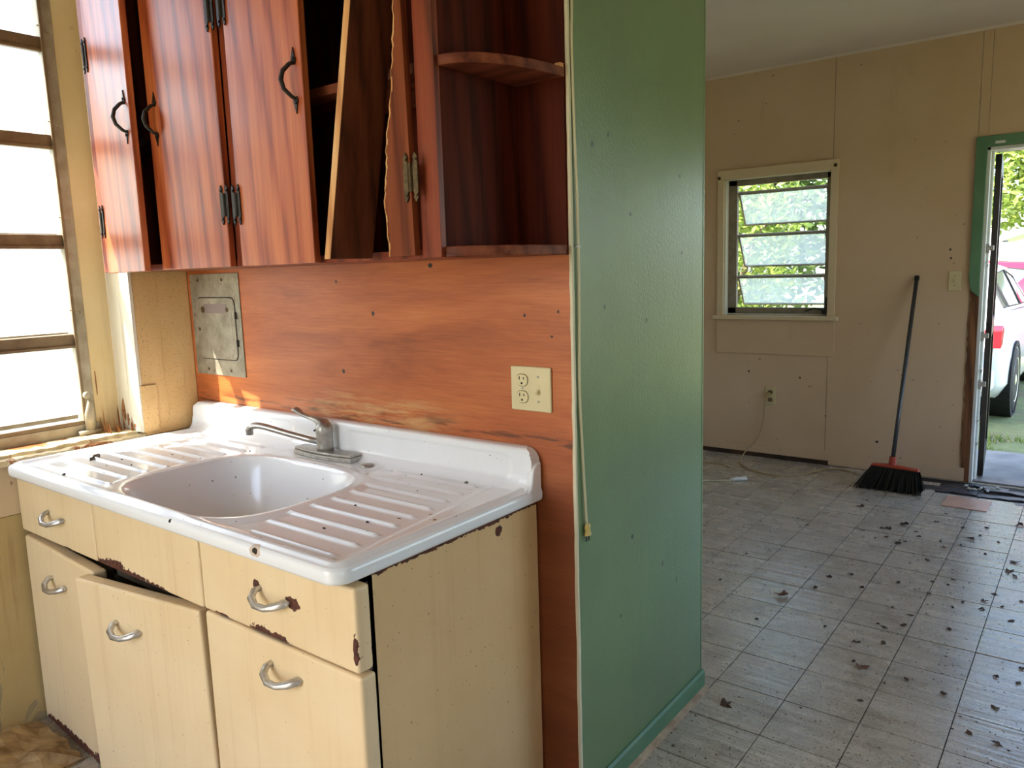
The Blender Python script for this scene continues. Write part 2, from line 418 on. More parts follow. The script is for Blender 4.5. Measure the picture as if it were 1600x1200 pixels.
def galv():
    t = NT('stained_galvanised_steel'); p = t.pos()
    k = t.ramp(t.noise(p, 14, 6, 0.7), [(0.3, srgb(120, 112, 96)), (0.55, srgb(160, 152, 134)), (0.75, srgb(184, 176, 158))])
    k = t.mix(t.sm(t.noise(p, 26, 5, 0.7), 0.6, 0.72), k, srgb(112, 84, 52))
    t.col(k); t.rough(0.5); t.b.inputs['Metallic'].default_value = 0.35; return t.m
M_galv = galv()
M_alu = simple('weathered_aluminium', srgb(176, 168, 150), 0.5, 0.35, c2=srgb(150, 138, 116), nscale=18)
M_alu_dark = simple('brown_stained_aluminium', srgb(140, 120, 92), 0.55, 0.3, c2=srgb(116, 96, 72), nscale=18)
M_whiteplug = simple('white_plastic', srgb(224, 220, 210), 0.35)

def dirty_glass(name, dirt=0.4, tint=(0.92, 0.94, 0.92, 1)):
    t = NT(name); nt = t.t
    tr = t.n('ShaderNodeBsdfTransparent'); tr.inputs[0].default_value = (0.96, 0.98, 0.97, 1)
    tl = t.n('ShaderNodeBsdfTranslucent'); tl.inputs[0].default_value = tint
    gl = t.n('ShaderNodeBsdfGlossy'); gl.inputs['Roughness'].default_value = 0.08
    mx = t.n('ShaderNodeMixShader'); mg = t.n('ShaderNodeMixShader')
    p = t.pos(); d = t.math('ADD', dirt*0.55, t.math('MULTIPLY', t.noise(t.pos((1, 1, .5)), 7, 6, 0.7), dirt*0.9))
    t.l(d, mx.inputs[0]); t.l(tr.outputs[0], mx.inputs[1]); t.l(tl.outputs[0], mx.inputs[2])
    mg.inputs[0].default_value = 0.05; t.l(mx.outputs[0], mg.inputs[1]); t.l(gl.outputs[0], mg.inputs[2])
    t.l(mg.outputs[0], t.out.inputs[0]); nt.nodes.remove(t.b); return t.m
M_glass_l = dirty_glass('dusty_glass', 0.2)
M_glass_f = dirty_glass('milky_glass', 0.24)

# ================================================================ SETTING
XR, YB, YF, ZC = 4.4, -3.3, 3.93, 2.72
WIN1 = (-0.90, -0.206, 0.875, 2.55)     # kitchen window: y0,y1,z0,z1
WIN2 = (0.43, 1.175, 1.035, 2.005)     # far window: x0,x1,z0,z1
DOOR = (2.045, 2.93, 0.0, 2.04)

# ---- floor
floor = structure(obj('floor', MB().box(-0.04, XR, YB, YF+0.006, -0.12, -0.007), M_sub), 'grey nine inch vinyl tile floor strewn with dry leaves', 'floor')
T = 0.2286; G = 0.0032
def tile_mesh(w, d):
    mb = MB(); mb.box(0, w, 0, d, -0.006, 0.0); return mb.mesh('floor_tile', M_tile)
full_tile = tile_mesh(T-G, T-G)
rest = MB()
NX0 = -8; NY0 = -21
rt = random.Random(3)
for i in range(NX0, 13):
    for j in range(NY0, 13):
        x0 = 1.682+i*T; y0 = 1.298+j*T*1.008; x1 = x0+T-G; y1 = y0+T-G
        x0c, x1c, y0c, y1c = max(x0, -0.03), min(x1, XR-0.005), max(y0, YB+0.005), min(y1, YF+0.12)
        if y1c > YF and not (2.05 < (x0+x1)/2 < 2.9): y1c = min(y1c, YF-0.005)
        if x1c-x0c < 0.02 or y1c-y0c < 0.02: continue
        # under the partition block
        if y0c < 0.745 and y1c > 0.0:
            if x0c < 1.66 and y1c > 0.765: y0c = 0.749
            elif x0c < 1.66 and y0c < -0.02: y1c = min(y1c, -0.002)
            elif x1c <= 1.69: continue
            elif x0c < 1.672: x0c = 1.672
        if x1c-x0c < 0.02: continue
        # missing tiles before the doorway
        if (i, j) in ((1, 10), (2, 10), (3, 10), (1, 11), (2, 11), (3, 11), (4, 11), (4, 10), (5, 11), (0, 11)): continue
        dz = rt.uniform(-0.0012, 0.0008)
        vis = (0.3 < x0c < 3.2) and (y0c > -0.3)
        if vis:
            me = full_tile if abs(x1c-x0c-(T-G)) < 1e-4 and abs(y1c-y0c-(T-G)) < 1e-4 else tile_mesh(x1c-x0c, y1c-y0c)
            o = bpy.data.objects.new('floor_tile', me); col.objects.link(o); o.parent = floor
            o.location = (x0c, y0c, dz); o.rotation_euler = (rt.uniform(-.002, .002), rt.uniform(-.002, .002), 0)
        else: rest.box(x0c, x1c, y0c, y1c, -0.006, dz)
ro = obj('floor_tile_field', rest, M_tile, floor); ro['kind'] = 'stuff'

# ---- ceiling and roof
ceiling = structure(obj('ceiling', MB().box(-0.19, XR+0.15, YB-0.15, YF+0.15, ZC, ZC+0.03), M_ceiling), 'plain off white ceiling over the far room', 'ceiling')
roof = structure(obj('roof_slab', MB().box(-0.465, XR+0.7, YB-0.7, YF+0.75, ZC+0.03, ZC+0.2), M_room), 'flat roof slab with a short overhanging eave', 'roof')  # unseen roof; eave length set to cut the sun at the kitchen window

# ---- left wall with kitchen window
mb = MB()
rect_with_hole(mb, YB-0.15, YF+0.15, -0.2, ZC, [WIN1], lambda a, b, c, d: mb.box(-0.19, -0.04, a, b, c, d))
wall_left = structure(obj('wall_left', mb, M_room), 'cream kitchen wall around the left window', 'wall')
obj('corner_panel', MB().box(-0.04, 0.0, -0.205, 0.0, 0.872, 2.71), M_beige, wall_left, bevel=0.002)
obj('jamb_board', MB().box(-0.158, 0.002, -0.217, -0.205, 0.885, 2.71), M_jamb, wall_left, bevel=0.0015)
obj('batten', MB().box(0.0, 0.005, -0.212, -0.155, 0.884, 1.05), M_beige, wall_left, bevel=0.0015)
obj('apron_board', MB().box(-0.04, -0.018, -1.3, -0.1, 0.70, 0.858), M_trimcream, wall_left, bevel=0.002)
xs = [-2.2, -0.98, -0.585, -0.1]
for a, b in zip(xs[:-1], xs[1:]):
    wb = obj('wall_board', MB().box(-0.04, -0.024, a+0.0015, b-0.0015, 0.0, 0.698), M_leftlow, wall_left, bevel=0.0015)
for (y, z) in ((-0.60, 0.22), (-0.57, 0.225), (-0.575, 0.06), (-0.597, 0.03)):
    obj('nail_head', MB().lathe([(0.0055, -0.0245), (0.0055, -0.0215), (0.003, -0.0205)], (0, y, z), 8, 'x'), M_iron, wall_left)

# window_1 : metal awning window beside the sink
win1 = thing('window_1', 'tall aluminium awning window with dusty panes beside the sink', 'window', (-0.17, -0.56, 0.885), kind='structure')
GY1, GY0, GX = -0.345, -0.855, -0.172
fr = MB()
fr.box(-0.185, -0.153, GY1, -0.302, 0.925, 2.53)          # flat flange by the jamb
fr.box(-0.185, -0.153, -0.90, GY0, 0.925, 2.53)
fr.box(-0.185, -0.153, -0.90, -0.302, 2.49, 2.53)
fr.box(-0.185, -0.140, -0.90, -0.30, 0.887, 0.925)
obj('window_frame', fr, M_alu, win1, bevel=0.002)
tr = MB()
tr.box(-0.150, -0.142, -0.347, -0.337, 0.925, 2.49); tr.box(-0.150, -0.142, -0.90, -0.337, 0.925, 0.938)
obj('glazing_track', tr, M_alu_dark, win1, bevel=0.0015)
obj('window_stop', MB().box(-0.168, -0.155, -0.302, -0.217, 0.885, 2.54), M_stop, win1, bevel=0.002)
zs = [0.938, 1.228, 1.563, 1.888, 2.196, 2.49]
for k in range(5):
    z0, z1 = zs[k], zs[k+1]
    sash = obj('pane', MB().box(-0.003, 0.003, GY0-GY0, GY1-GY0, -(z1-z0)+0.004, 0.0), M_glass_l, win1, local=True,
               loc=(GX+0.17, GY0+0.56, z1-0.885), rot=(0, rad(5), 0))
    rl = MB().box(-0.006, 0.02, 0, GY1-GY0, -0.026, 0.012); rl.box(-0.004, 0.026, 0, GY1-GY0, -0.034, -0.024)
    if k < 4: obj('sash_rail', rl, M_alu_dark, sash, local=True, bevel=0.0015)
    rb = MB().box(-0.005, 0.005, 0, GY1-GY0, -(z1-z0)+0.002, -(z1-z0)+0.016)
    obj('sash_edge', rb, M_alu, sash, local=True)
for z in (1.31, 1.62, 1.93, 2.23):
    c = MB().tube([(-0.150, -0.352, z+0.012), (-0.150, -0.325, z), (-0.1515, -0.318, z-0.002)], [0.0022, 0.003, 0.003], 6); c.lathe([(0.005, -0.153), (0.005, -0.149), (0.002, -0.147)], (0, -0.316, z-0.002), 8, 'x')
    obj('screen_clip', c, M_alu, win1)
ck = MB().box(-0.145, -0.118, -0.375, -0.30, 0.888, 0.905)
ck.tube([(-0.128, -0.335, 0.905), (-0.124, -0.333, 0.96), (-0.120, -0.33, 1.01)], [0.016, 0.019, 0.008], 10, flat=0.6)
ck.lathe([(0.012, -0.128), (0.013, -0.116), (0.007, -0.112)], (0, -0.338, 1.028), 12, 'x')
obj('crank_operator', ck, M_alu, win1, smooth=True)
# sill
def sill_mesh(x0, x1, y0, y1, z0, z1, jag, seed):
    rr = random.Random(seed); mb = MB(); n = 46; top = []; 
    for i in range(n):
        y = y0+(y1-y0)*i/(n-1); jx = rr.uniform(-jag, 0); jz = rr.uniform(-jag*0.25, jag*0.15)
        mb.v += [(x0, y, z0), (x1+jx*0.3, y, z0), (x1+jx, y, z1+jz), (x0, y, z1)]
    for i in range(n-1):
        for k in range(4):
            mb.f.append([i*4+k, i*4+(k+1) % 4, (i+1)*4+(k+1) % 4, (i+1)*4+k]); mb.mi.append(0)
    mb.f += [[3, 2, 1, 0], [(n-1)*4+k for k in range(4)]]; mb.mi += [0, 0]; return mb
M_sill = peeling('rotted_sill_wood', srgb(206, 186, 142), srgb(220, 204, 166), srgb(158, 100, 52), 0.54)
obj('sill', sill_mesh(-0.155, -0.03, -1.0, -0.219, 0.862, 0.889, 0.010, 5), M_sill, win1)
obj('sill_nosing', sill_mesh(-0.03, 0.006, -1.0, -0.21, 0.86, 0.878, 0.012, 9), M_sill, win1)
M_rotwood = simple('split_rotten_wood', srgb(120, 70, 36), 0.8, c2=srgb(176, 122, 74), nscale=60)
sp = MB(); rr = random.Random(11)
for k in range(16):
    y = rr.uniform(-0.30, -0.225); x = rr.uniform(-0.15, -0.06); h = rr.uniform(0.01, 0.09) * (1.2 if x < -0.1 else 0.7)
    sp.add([(x, y, 0.886), (x+0.008, y-0.004, 0.886), (x+0.004, y+0.006, 0.886), (x+rr.uniform(-.01, .01), y, 0.886+h)], [(0, 1, 3), (1, 2, 3), (2, 0, 3), (2, 1, 0)])
obj('rot_splinters', sp, M_rotwood, win1)
rs = MB(); rr = random.Random(4)
for (x, y, z, sx, sz) in ((-0.152, -0.226, 0.93, .004, .05), (-0.12, -0.2185, 0.955, .012, .04), (-0.095, -0.2185, 0.925, .008, .022), (-0.05, -0.2185, 0.905, .006, .008), (-0.154, -0.29, 1.06, .004, .05)):
    pts = []
    for q in range(12):
        a = q/12*2*math.pi; r = rr.uniform(0.6, 1.15); pts.append((x+sx*r*math.cos(a), z+sz*r*math.sin(a)))
    rs.prism(pts, y, y+0.002, 'y')
obj('rot_patch', rs, M_rotwood, win1)

# ---- partition block between kitchen and far room
wall_part = structure(obj('wall_partition', MB().box(-0.04, 1.655, 0.006, 0.739, 0.0, ZC), M_room), 'partition with plywood face and green painted end', 'wall')
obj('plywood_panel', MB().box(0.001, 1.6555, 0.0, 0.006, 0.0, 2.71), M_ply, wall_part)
obj('green_end_panel', MB().box(1.655, 1.661, 0.003, 0.742, 0.0, ZC), M_green, wall_part, bevel=0.0015)
es = MB(); rr = random.Random(2); n = 90; pv = []
for i in range(n):
    z = ZC*i/(n-1); j = rr.uniform(-0.0012, 0.0012)
    es.v += [(1.6545+j, -0.0015, z), (1.6625, -0.0015, z), (1.6625, 0.006+j, z), (1.6545, 0.006, z)]
for i in range(n-1):
    for k in range(4): es.f.append([i*4+k, i*4+(k+1) % 4, (i+1)*4+(k+1) % 4, (i+1)*4+k]); es.mi.append(0)
obj('corner_edge', es, M_creamedge, wall_part)
obj('far_corner_bead', MB().box(1.650, 1.6625, 0.737, 0.747, 0.0, ZC), M_green, wall_part, bevel=0.002)
bb = structure(obj('baseboard_partition', MB().prism([(1.661, 0.014), (1.671, 0.014), (1.671, 0.064), (1.666, 0.072), (1.661, 0.072)], 0.003, 0.752, 'y'), M_green_trim), 'green baseboard along the foot of the green panel', 'baseboard')
sh = MB().prism([(1.661, 0.0), (1.684, 0.0), (1.682, 0.010), (1.672, 0.016), (1.661, 0.016)], 0.003, 0.756, 'y')
obj('shoe_moulding', sh, simple('worn_bare_moulding', srgb(150, 122, 92), 0.7, c2=srgb(190, 168, 134), nscale=20), bb)

# ---- far wall
mb = MB()
rect_with_hole(mb, -0.19, XR+0.15, -0.2, ZC, [WIN2, DOOR], lambda a, b, c, d: mb.box(a, b, YF+0.006, YF+0.15, c, d))
wall_far = structure(obj('wall_far', mb, M_room), 'aged cream far wall with small window and open doorway', 'wall')
def panel(x0, x1, z0, z1, holes):
    m = MB(); rect_with_hole(m, x0, x1, z0, z1, holes, lambda a, b, c, d: m.box(a, b, YF, YF+0.006, c, d))
    obj('wall_panel', m, M_farwall, wall_far)
W2 = (WIN2[0], WIN2[1], WIN2[2], WIN2[3])
panel(-0.04, 1.1715, 0.03, 2.715, [(WIN2[0], 1.1715, WIN2[2], WIN2[3])])
panel(1.1750, 1.9925, 0.03, 2.715, [(1.1750, WIN2[1], WIN2[2], WIN2[3])])
panel(1.9960, 2.045, 0.0, 2.715, []); panel(2.047, 3.2, 2.04, 2.715, []); panel(3.202, XR, 0.03, 2.715, []); panel(2.93, 3.2, 0.03, 2.038, [])
bf = MB(); bf.box(-0.04, 1.2, YF-0.012, YF, 0.032, 0.088); bf.box(1.2, 2.02, YF-0.012, YF, 0.004, 0.09)
structure(obj('baseboard_far', bf, M_farwall, bevel=0.002), 'low cream baseboard along the far wall', 'baseboard')
structure(obj('trim_2', MB().box(-0.04, XR, YF-0.006, YF, ZC-0.016, ZC), M_ceiling), 'thin pale strip where far wall meets ceiling', 'trim')
# dark brown strip in the gap under the baseboard and loose floor edge
gp = MB().box(-0.03, 1.35, YF-0.010, YF-0.001, 0.0, 0.032)
obj('bottom_gap', gp, simple('dark_gap_brown', srgb(46, 30, 20), 0.9, c2=srgb(74, 48, 30), nscale=18), wall_far)

# window_2 : far awning window
win2 = thing('window_2', 'small open awning window with three milky panes on far wall', 'window', (0.80, YF, 1.03), kind='structure')
cs = MB(); cs.box(0.384, 0.43, YF-0.016, YF, 1.03, 2.0); obj('side_casing', cs, M_trimcream, win2, bevel=0.002)
cs = MB(); cs.box(1.165, 1.212, YF-0.016, YF, 1.03, 2.02); obj('side_casing', cs, M_trimcream, win2, bevel=0.002)
obj('head_casing', MB().box(0.384, 1.214, YF-0.024, YF, 1.998, 2.065), M_trimcream, win2, bevel=0.003)
obj('stool', MB().box(0.362, 1.236, YF-0.045, YF+0.05, 1.005, 1.035), M_trimcream, win2, bevel=0.004)
obj('apron_panel', MB().box(0.384, 1.216, YF-0.014, YF, 0.76, 1.005), M_farwall, win2, bevel=0.002)
rv = MB(); rv.box(0.43, 0.442, YF, YF+0.15, 1.035, 2.0); rv.box(1.166, 1.175, YF, YF+0.15, 1.035, 2.0); rv.box(0.43, 1.175, YF, YF+0.15, 1.994, 2.005); rv.box(0.43, 1.175, YF+0.05, YF+0.15, 1.03, 1.045)
obj('reveal', rv, M_jamb, win2)
M_alu_f = simple('dull_grey_aluminium', srgb(150, 138, 118), 0.6, 0.2, c2=srgb(128, 114, 94), nscale=18)
fm = MB(); fy0, fy1 = YF+0.05, YF+0.085
fm.box(0.442, 0.505, fy0, fy1, 1.045, 1.994); fm.box(1.125, 1.166, fy0, fy1, 1.045, 1.994); fm.box(0.442, 1.166, fy0, fy1, 1.955, 1.994); fm.box(0.442, 1.166, fy0, fy1, 1.045, 1.088)
obj('window_frame', fm, M_alu_f, win2, bevel=0.003)
for zt in (1.905, 1.605, 1.31):
    h = 0.255 if zt > 1.4 else 0.235
    pn = obj('pane', MB().box(0, 0.61, -0.003, 0.003, -h, 0), M_glass_f, win2, local=True,
             loc=(0.51-0.80, 0.075, zt-1.03), rot=(rad(30), 0, 0))
    e = MB(); e.box(0, 0.61, -0.008, 0.008, -0.012, 0.008); e.box(0, 0.61, -0.006, 0.006, -h-0.006, -h+0.006); e.box(-0.004, 0.008, -0.006, 0.006, -h, 0); e.box(0.602, 0.614, -0.006, 0.006, -h, 0)
    obj('sash_frame', e, M_alu, pn, local=True)
ob = MB().tube([(1.15, YF+0.045, 1.05), (1.13, YF+0.03, 1.075), (1.07, YF+0.02, 1.085), (1.01, YF+0.02, 1.065)], 0.006, 8)
ob.tube([(1.148, YF+0.04, 1.06), (1.142, YF+0.04, 1.16)], [0.014, 0.012], 8); ob.box(1.12, 1.165, YF+0.02, YF+0.05, 1.045, 1.075)
obj('crank_operator', ob, M_iron, win2, smooth=False)
br = MB().lathe([(0.012, YF-0.028), (0.012, YF-0.022)], (1.195, 0, 2.025), 10, 'y'); obj('shade_bracket', br, M_rustiron, win2)
br = MB().lathe([(0.012, YF-0.028), (0.012, YF-0.022)], (0.398, 0, 2.012), 10, 'y'); obj('shade_bracket', br, M_rustiron, win2)

# door_1 : doorway with green casing and storm door swung outward
door = thing('door_1', 'open doorway with green casing, broken away below the latch', 'door', (2.49, YF, 0.0), kind='structure')
gc = MB().prism([(1.988, 1.27), (2.004, 1.20), (2.046, 1.16), (2.046, 2.042), (2.93, 2.042), (2.93, 2.108), (1.988, 2.104)], YF-0.018, YF, 'y')
obj('door_casing', gc, M_green_trim, door, bevel=0.002)
obj('door_casing', MB().box(2.932, 2.992, YF-0.018, YF, 0.0, 2.108), M_green_trim, door, bevel=0.002)
M_stud = wood('bare_brown_stud', srgb(70, 40, 22), srgb(110, 68, 38), srgb(146, 98, 60), rough=0.8, coat=0, bump=0.4)
st = MB(); rr = random.Random(8); n = 40
for i in range(n):
    z = 1.215*i/(n-1); jx = rr.uniform(-0.006, 0.006)
    st.v += [(2.0+jx, YF-0.008, z), (2.046, YF-0.010+rr.uniform(-.003, .003), z), (2.046, YF+0.002, z), (2.0, YF+0.002, z)]
for i in range(n-1):
    for k in range(4): st.f.append([i*4+k, i*4+(k+1) % 4, (i+1)*4+(k+1) % 4, (i+1)*4+k]); st.mi.append(0)
st.f += [[3, 2, 1, 0], [(n-1)*4+k for k in range(4)]]; st.mi += [0, 0]
obj('exposed_stud', st, M_stud, door)
M_jambw = peeling('grey_white_jamb', srgb(206, 204, 194), srgb(222, 220, 212), srgb(120, 100, 80), 0.66)
jb = MB(); jb.box(2.046, 2.064, YF-0.004, YF+0.15, 0.0, 2.04); jb.box(2.064, 2.076, YF+0.05, YF+0.09, 0.0, 2.03)
obj('door_jamb', jb, M_jambw, door, bevel=0.0015)
jb = MB(); jb.box(2.912, 2.93, YF-0.004, YF+0.15, 0.0, 2.04); obj('door_jamb', jb, M_jambw, door, bevel=0.0015)
obj('head_jamb', MB().box(2.046, 2.93, YF-0.004, YF+0.15, 2.022, 2.04), M_jambw, door, bevel=0.0015)
obj('sticker', MB().box(2.085, 2.135, YF-0.020, YF-0.018, 2.055, 2.07), M_whiteplug, door)
obj('threshold', MB().box(2.046, 2.93, YF+0.02, YF+0.17, -0.02, 0.012), simple('worn_threshold', srgb(96, 92, 90), 0.5, c2=srgb(130, 124, 118), nscale=12), door, bevel=0.003)
M_dkdoor = simple('dark_brown_storm_door', srgb(38, 30, 26), 0.5, c2=srgb(54, 44, 38), nscale=6)
lf = MB(); lf.box(0, 0.80, -0.016, 0.016, 0.02, 0.12); lf.box(0, 0.80, -0.016, 0.016, 1.92, 2.01); lf.box(0, 0.09, -0.016, 0.016, 0.02, 2.01); lf.box(0.71, 0.80, -0.016, 0.016, 0.02, 2.01); lf.box(0, 0.8, -0.016, 0.016, 0.9, 1.0)
lf.box(0.05, 0.75, -0.004, 0.004, 0.1, 0.95)
leaf = obj('storm_door', lf, M_dkdoor, door, local=True, loc=(2.093-2.49, 0.125, 0.0), rot=(0, 0, rad(94.5)))
for z in (1.45, 0.92, 0.62):
    hw = MB(); hw.box(2.058, 2.082, YF+0.02, YF+0.05, z-0.028, z+0.028); hw.box(2.07, 2.104, YF+0.03, YF+0.045, z-0.012, z+0.018); obj('strike_plate', hw, M_chrome_dull, door, bevel=0.002)
sc = MB(); rr = random.Random(3)
for k in range(16):
    z = rr.choice([1.33, 1.36, 1.1, 0.7, 0.72, 0.4, 0.25]) + rr.uniform(-.03, .03); s = rr.uniform(.008, .022)
    sc.add([(2.066, YF+0.0+rr.uniform(0, .05), z), (2.066+s, YF+0.0, z+s*.4), (2.066+s*.5, YF+.01, z-s)], [(0, 1, 2)])
obj('paint_flakes', sc, M_jambw, door)

# ---- unseen walls behind and right of the camera, with openings added and sized to light the room
mb = MB(); rect_with_hole(mb, -0.19, XR+0.15, -0.2, ZC, [(0.04, 1.40, 0.4, 2.4)], lambda a, b, c, d: mb.box(a, b, YB-0.15, YB, c, d))
wb_ = structure(obj('wall_back', mb, M_room), 'plain cream kitchen wall behind the viewer', 'wall')
mb = MB(); rect_with_hole(mb, YB-0.15, YF+0.15, -0.2, ZC, [(-2.6, -1.6, 0.6, 2.2), (1.0, 3.4, 0.6, 2.2)], lambda a, b, c, d: mb.box(XR, XR+0.15, a, b, c, d))  # second opening is added to brighten the far room
mb2 = MB(); rect_with_hole(mb2, 3.2, XR, 0.0, ZC, [], lambda a, b, c, d: mb2.box(a, b, 0.0, 0.12, c, d))  # unseen stub added to keep kitchen window light off the far wall
structure(obj('wall_light_block', mb2, M_room), 'unseen wall stub added right of the passage to block light', 'wall')
wr_ = structure(obj('wall_right', mb, M_room), 'plain cream wall to the right of the viewer', 'wall')

# ================================================================ OBJECTS
# ---------------------------------------------------------------- steel sink base cabinet
cabi = thing('sink_base_cabinet', 'rusting cream enamelled steel cabinet under the white sink top', 'cabinet', (0.78, -0.3, 0.0))
M_side = enamel('cream_enamel_side', srgb(217, 180, 126), srgb(224, 190, 138), [(1.545, -0.16, .80, .05, .012, .012)], edge=('Z', 0.826, 1, 0.016))
FY0, FY1 = -0.622, -0.582          # drawer and door fronts
ob_ = MB(); ob_.box(1.525, 1.545, -0.575, -0.004, 0.0, 0.837)
obj('side_panel', ob_, M_side, cabi, bevel=0.003)
obj('side_panel', MB().box(0.004, 0.02, -0.575, -0.004, 0.0, 0.837), M_side, cabi, bevel=0.003)
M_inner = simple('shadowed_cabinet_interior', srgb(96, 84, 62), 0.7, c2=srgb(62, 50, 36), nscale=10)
obj('back_panel', MB().box(0.02, 1.525, -0.014, -0.004, 0.06, 0.83), M_inner, cabi)
obj('cabinet_floor', MB().box(0.02, 1.525, -0.56, -0.014, 0.06, 0.075), M_inner, cabi)
ff = MB()
for x0, x1 in ((0.004, 0.03), (0.478, 0.502), (1.008, 1.034), (1.515, 1.545)): ff.box(x0, x1, -0.578, -0.560, 0.06, 0.836)
ff.box(0.004, 1.545, -0.578, -0.560, 0.60, 0.636); ff.box(0.004, 1.545, -0.578, -0.560, 0.82, 0.836)
obj('face_frame', ff, M_inner, cabi)
obj('toe_board', MB().box(0.02, 1.53, -0.55, -0.535, 0.0, 0.06), M_inner, cabi)

def pull(parent, x, z, y, tilt=0.0, local=True, flip=False):
    m = MB()
    pts = [(-0.062, 0.004, 0.010), (-0.066, -0.012, 0.006), (-0.058, -0.026, -0.004), (-0.030, -0.034, -0.013), (0.005, -0.031, -0.014), (0.035, -0.020, -0.008), (0.058, -0.006, -0.001), (0.070, 0.000, 0.002)]
    rs_ = [0.0085, 0.0095, 0.0095, 0.0085, 0.0085, 0.0105, 0.0115, 0.002]
    m.tube([(a*0.80, b*0.95, c) for a, b, c in pts], [q*0.92 for q in rs_], 10, flat=0.8)
    o = obj('handle', m, M_chrome, parent, local=True, loc=(x, y, z), smooth=True)
    if tilt: o.rotation_euler = (0, tilt, 0)
    o['label'] = 'chrome pull handle'
    return o
def front(kind, x0, x1, z0, z1, mat, hinge=None, ang=0.0, sag=0.0, roll=0.0, y0=FY0):
    """fronts are boxes with rounded edges, origin at hinge or left side"""
    hx = x0 if hinge in (None, 'L') else x1
    m = MB().box(x0-hx, x1-hx, 0.0, FY1-FY0, 0.0, z1-z0)
    o = obj(kind, m, mat, cabi, local=True, loc=(hx-0.78, y0+0.3, z0+sag), rot=(0, roll, ang), bevel=0.008, seg=3)
    return o, hx
d1, h1 = front('drawer', -0.014, 0.487, 0.648, 0.823, enamel('cream_enamel_drawer_a', CREAM, CREAM2, [(0.30, -.62, .648, .03, .05, .006)]))
pull(d1, 0.254-h1, 0.735-0.648, 0.0)
d2, h2 = front('drawer', 0.4925, 1.019, 0.648, 0.823, enamel('cream_enamel_drawer_b', CREAM, CREAM2, [(0.53, -.62, .652, .05, .06, .016), (0.60, -.62, .655, .07, .06, .022), (0.70, -.62, .646, .10, .06, .018), (0.80, -.62, .645, .07, .06, .014)]))
d3, h3 = front('drawer', 1.0245, 1.563, 0.650, 0.825, enamel('cream_enamel_drawer_c', CREAM, CREAM2, [(1.25, -.62, .650, .045, .06, .020), (1.31, -.62, .650, .035, .06, .018), (1.10, -.62, .652, .03, .06, .007), (1.37, -.625, .749, .022, .06, .014), (1.245, -.625, .76, .012, .06, .012), (1.556, -.61, .70, .006, .05, .03)]))
pull(d3, 1.306-h3, 0.748-0.650, 0.0)
M_drA = enamel('cream_enamel_door_a', CREAM, CREAM2, [(0.2, -.62, .02, .2, .06, .02), (0.42, -.63, .02, .06, .06, .03)])
g1, h1 = front('door', -0.014, 0.487, 0.015, 0.640, M_drA, 'L', rad(-2.2), -0.006, rad(0.9))
pull(g1, 0.236-h1, 0.541-0.015, 0.0)
M_drB = enamel('cream_enamel_door_b', CREAM, CREAM2, [(0.70, -.66, .634, .05, .06, .003), (0.82, -.65, .636, .03, .06, .003)])
g2, h2 = front('door', 0.4925, 1.019, 0.015, 0.640, M_drB, 'R', rad(6.2), -0.003, rad(-1.7))
pull(g2, 0.735-h2-0.012, 0.527-0.015+0.012, 0.0)
M_drC = enamel('cream_enamel_door_c', CREAM, CREAM2, [(1.51, -.62, .22, .006, .05, .02)])
g3, h3 = front('door', 1.0245, 1.568, 0.015, 0.645, M_drC, 'R', 0.0)
pull(g3, 1.327-h3, 0.582-0.015, 0.0)

# ---------------------------------------------------------------- porcelain sink top
top = thing('porcelain_sink', 'white porcelain drainboard sink top with basin and ribbed drainers', 'sink', (0.79, -0.32, 0.837))
SX0, SX1, SY0, SY1 = 0.022, 1.556, -0.655, -0.004
BCX, BCY, BAX, BAY = 0.832, -0.383, 0.300, 0.236     # basin centre and half sizes
def sm01(t):
    t = max(0.0, min(1.0, t)); return t*t*(3-2*t)
RR_ = []   # right ribs: (x0,x1,y)
for k in range(9):
    f = k/8.0; RR_.append((1.205-0.13*math.sin(min(1, f*1.15)*math.pi*0.5)*(1 if f < .9 else .75), 1.485-0.075*f, -0.598+0.515*f))
LL_ = []
for k in range(9):
    f = k/8.0; LL_.append((0.10, 0.515-0.04*math.sin(f*math.pi)+0.035*(1-f), -0.585+0.50*f))
def basin_r(x, y):
    return ((abs((x-BCX)/BAX))**3.4 + (abs((y-BCY)/BAY))**3.4)**(1/3.4)
def deck_z(x, y):
    d = min(x-SX0, SX1-x, y-SY0)
    # rolled outer rim
    z = 0.868 + 0.010*sm01(1-abs(d-0.018)/0.024) if d < 0.042 else 0.868
    if d < 0.018: z = 0.871 + 0.007*sm01(d/0.018)
    r = basin_r(x, y)
    # drainboard wells
    if r > 1.12 and d > 0.05 and y < -0.06:
        if x > 1.05:
            w_ = min(1, (r-1.12)/0.06); z -= 0.003*w_*sm01((1.515-(y+0.6)*0.12-x)/0.012)
        elif x < 0.62:
            w_ = min(1, (r-1.12)/0.06); z -= 0.003*w_*sm01((x-0.085)/0.012)
        for (a, b, yy) in (RR_ if x > 0.85 else LL_):
            if a-0.01 < x < b+0.01:
                q = math.exp(-((y-yy)/0.0052)**2)
                z += 0.0078*q*sm01((x-a+0.01)/0.02)*sm01((b+0.01-x)/0.02)*sm01((r-1.10)/0.05)
    # basin with softly raised lip
    if r > 1.0: z += 0.003*math.exp(-((r-1.06)/0.05)**2)
    else:
        t = (1.0-r)
        dep = 0.165*sm01(t/0.30)**0.75 if t > 0 else 0
        z = z + 0.0006 - dep - 0.012*sm01((t-0.3)/0.7)
    return z
NXg, NYg = 330, 156
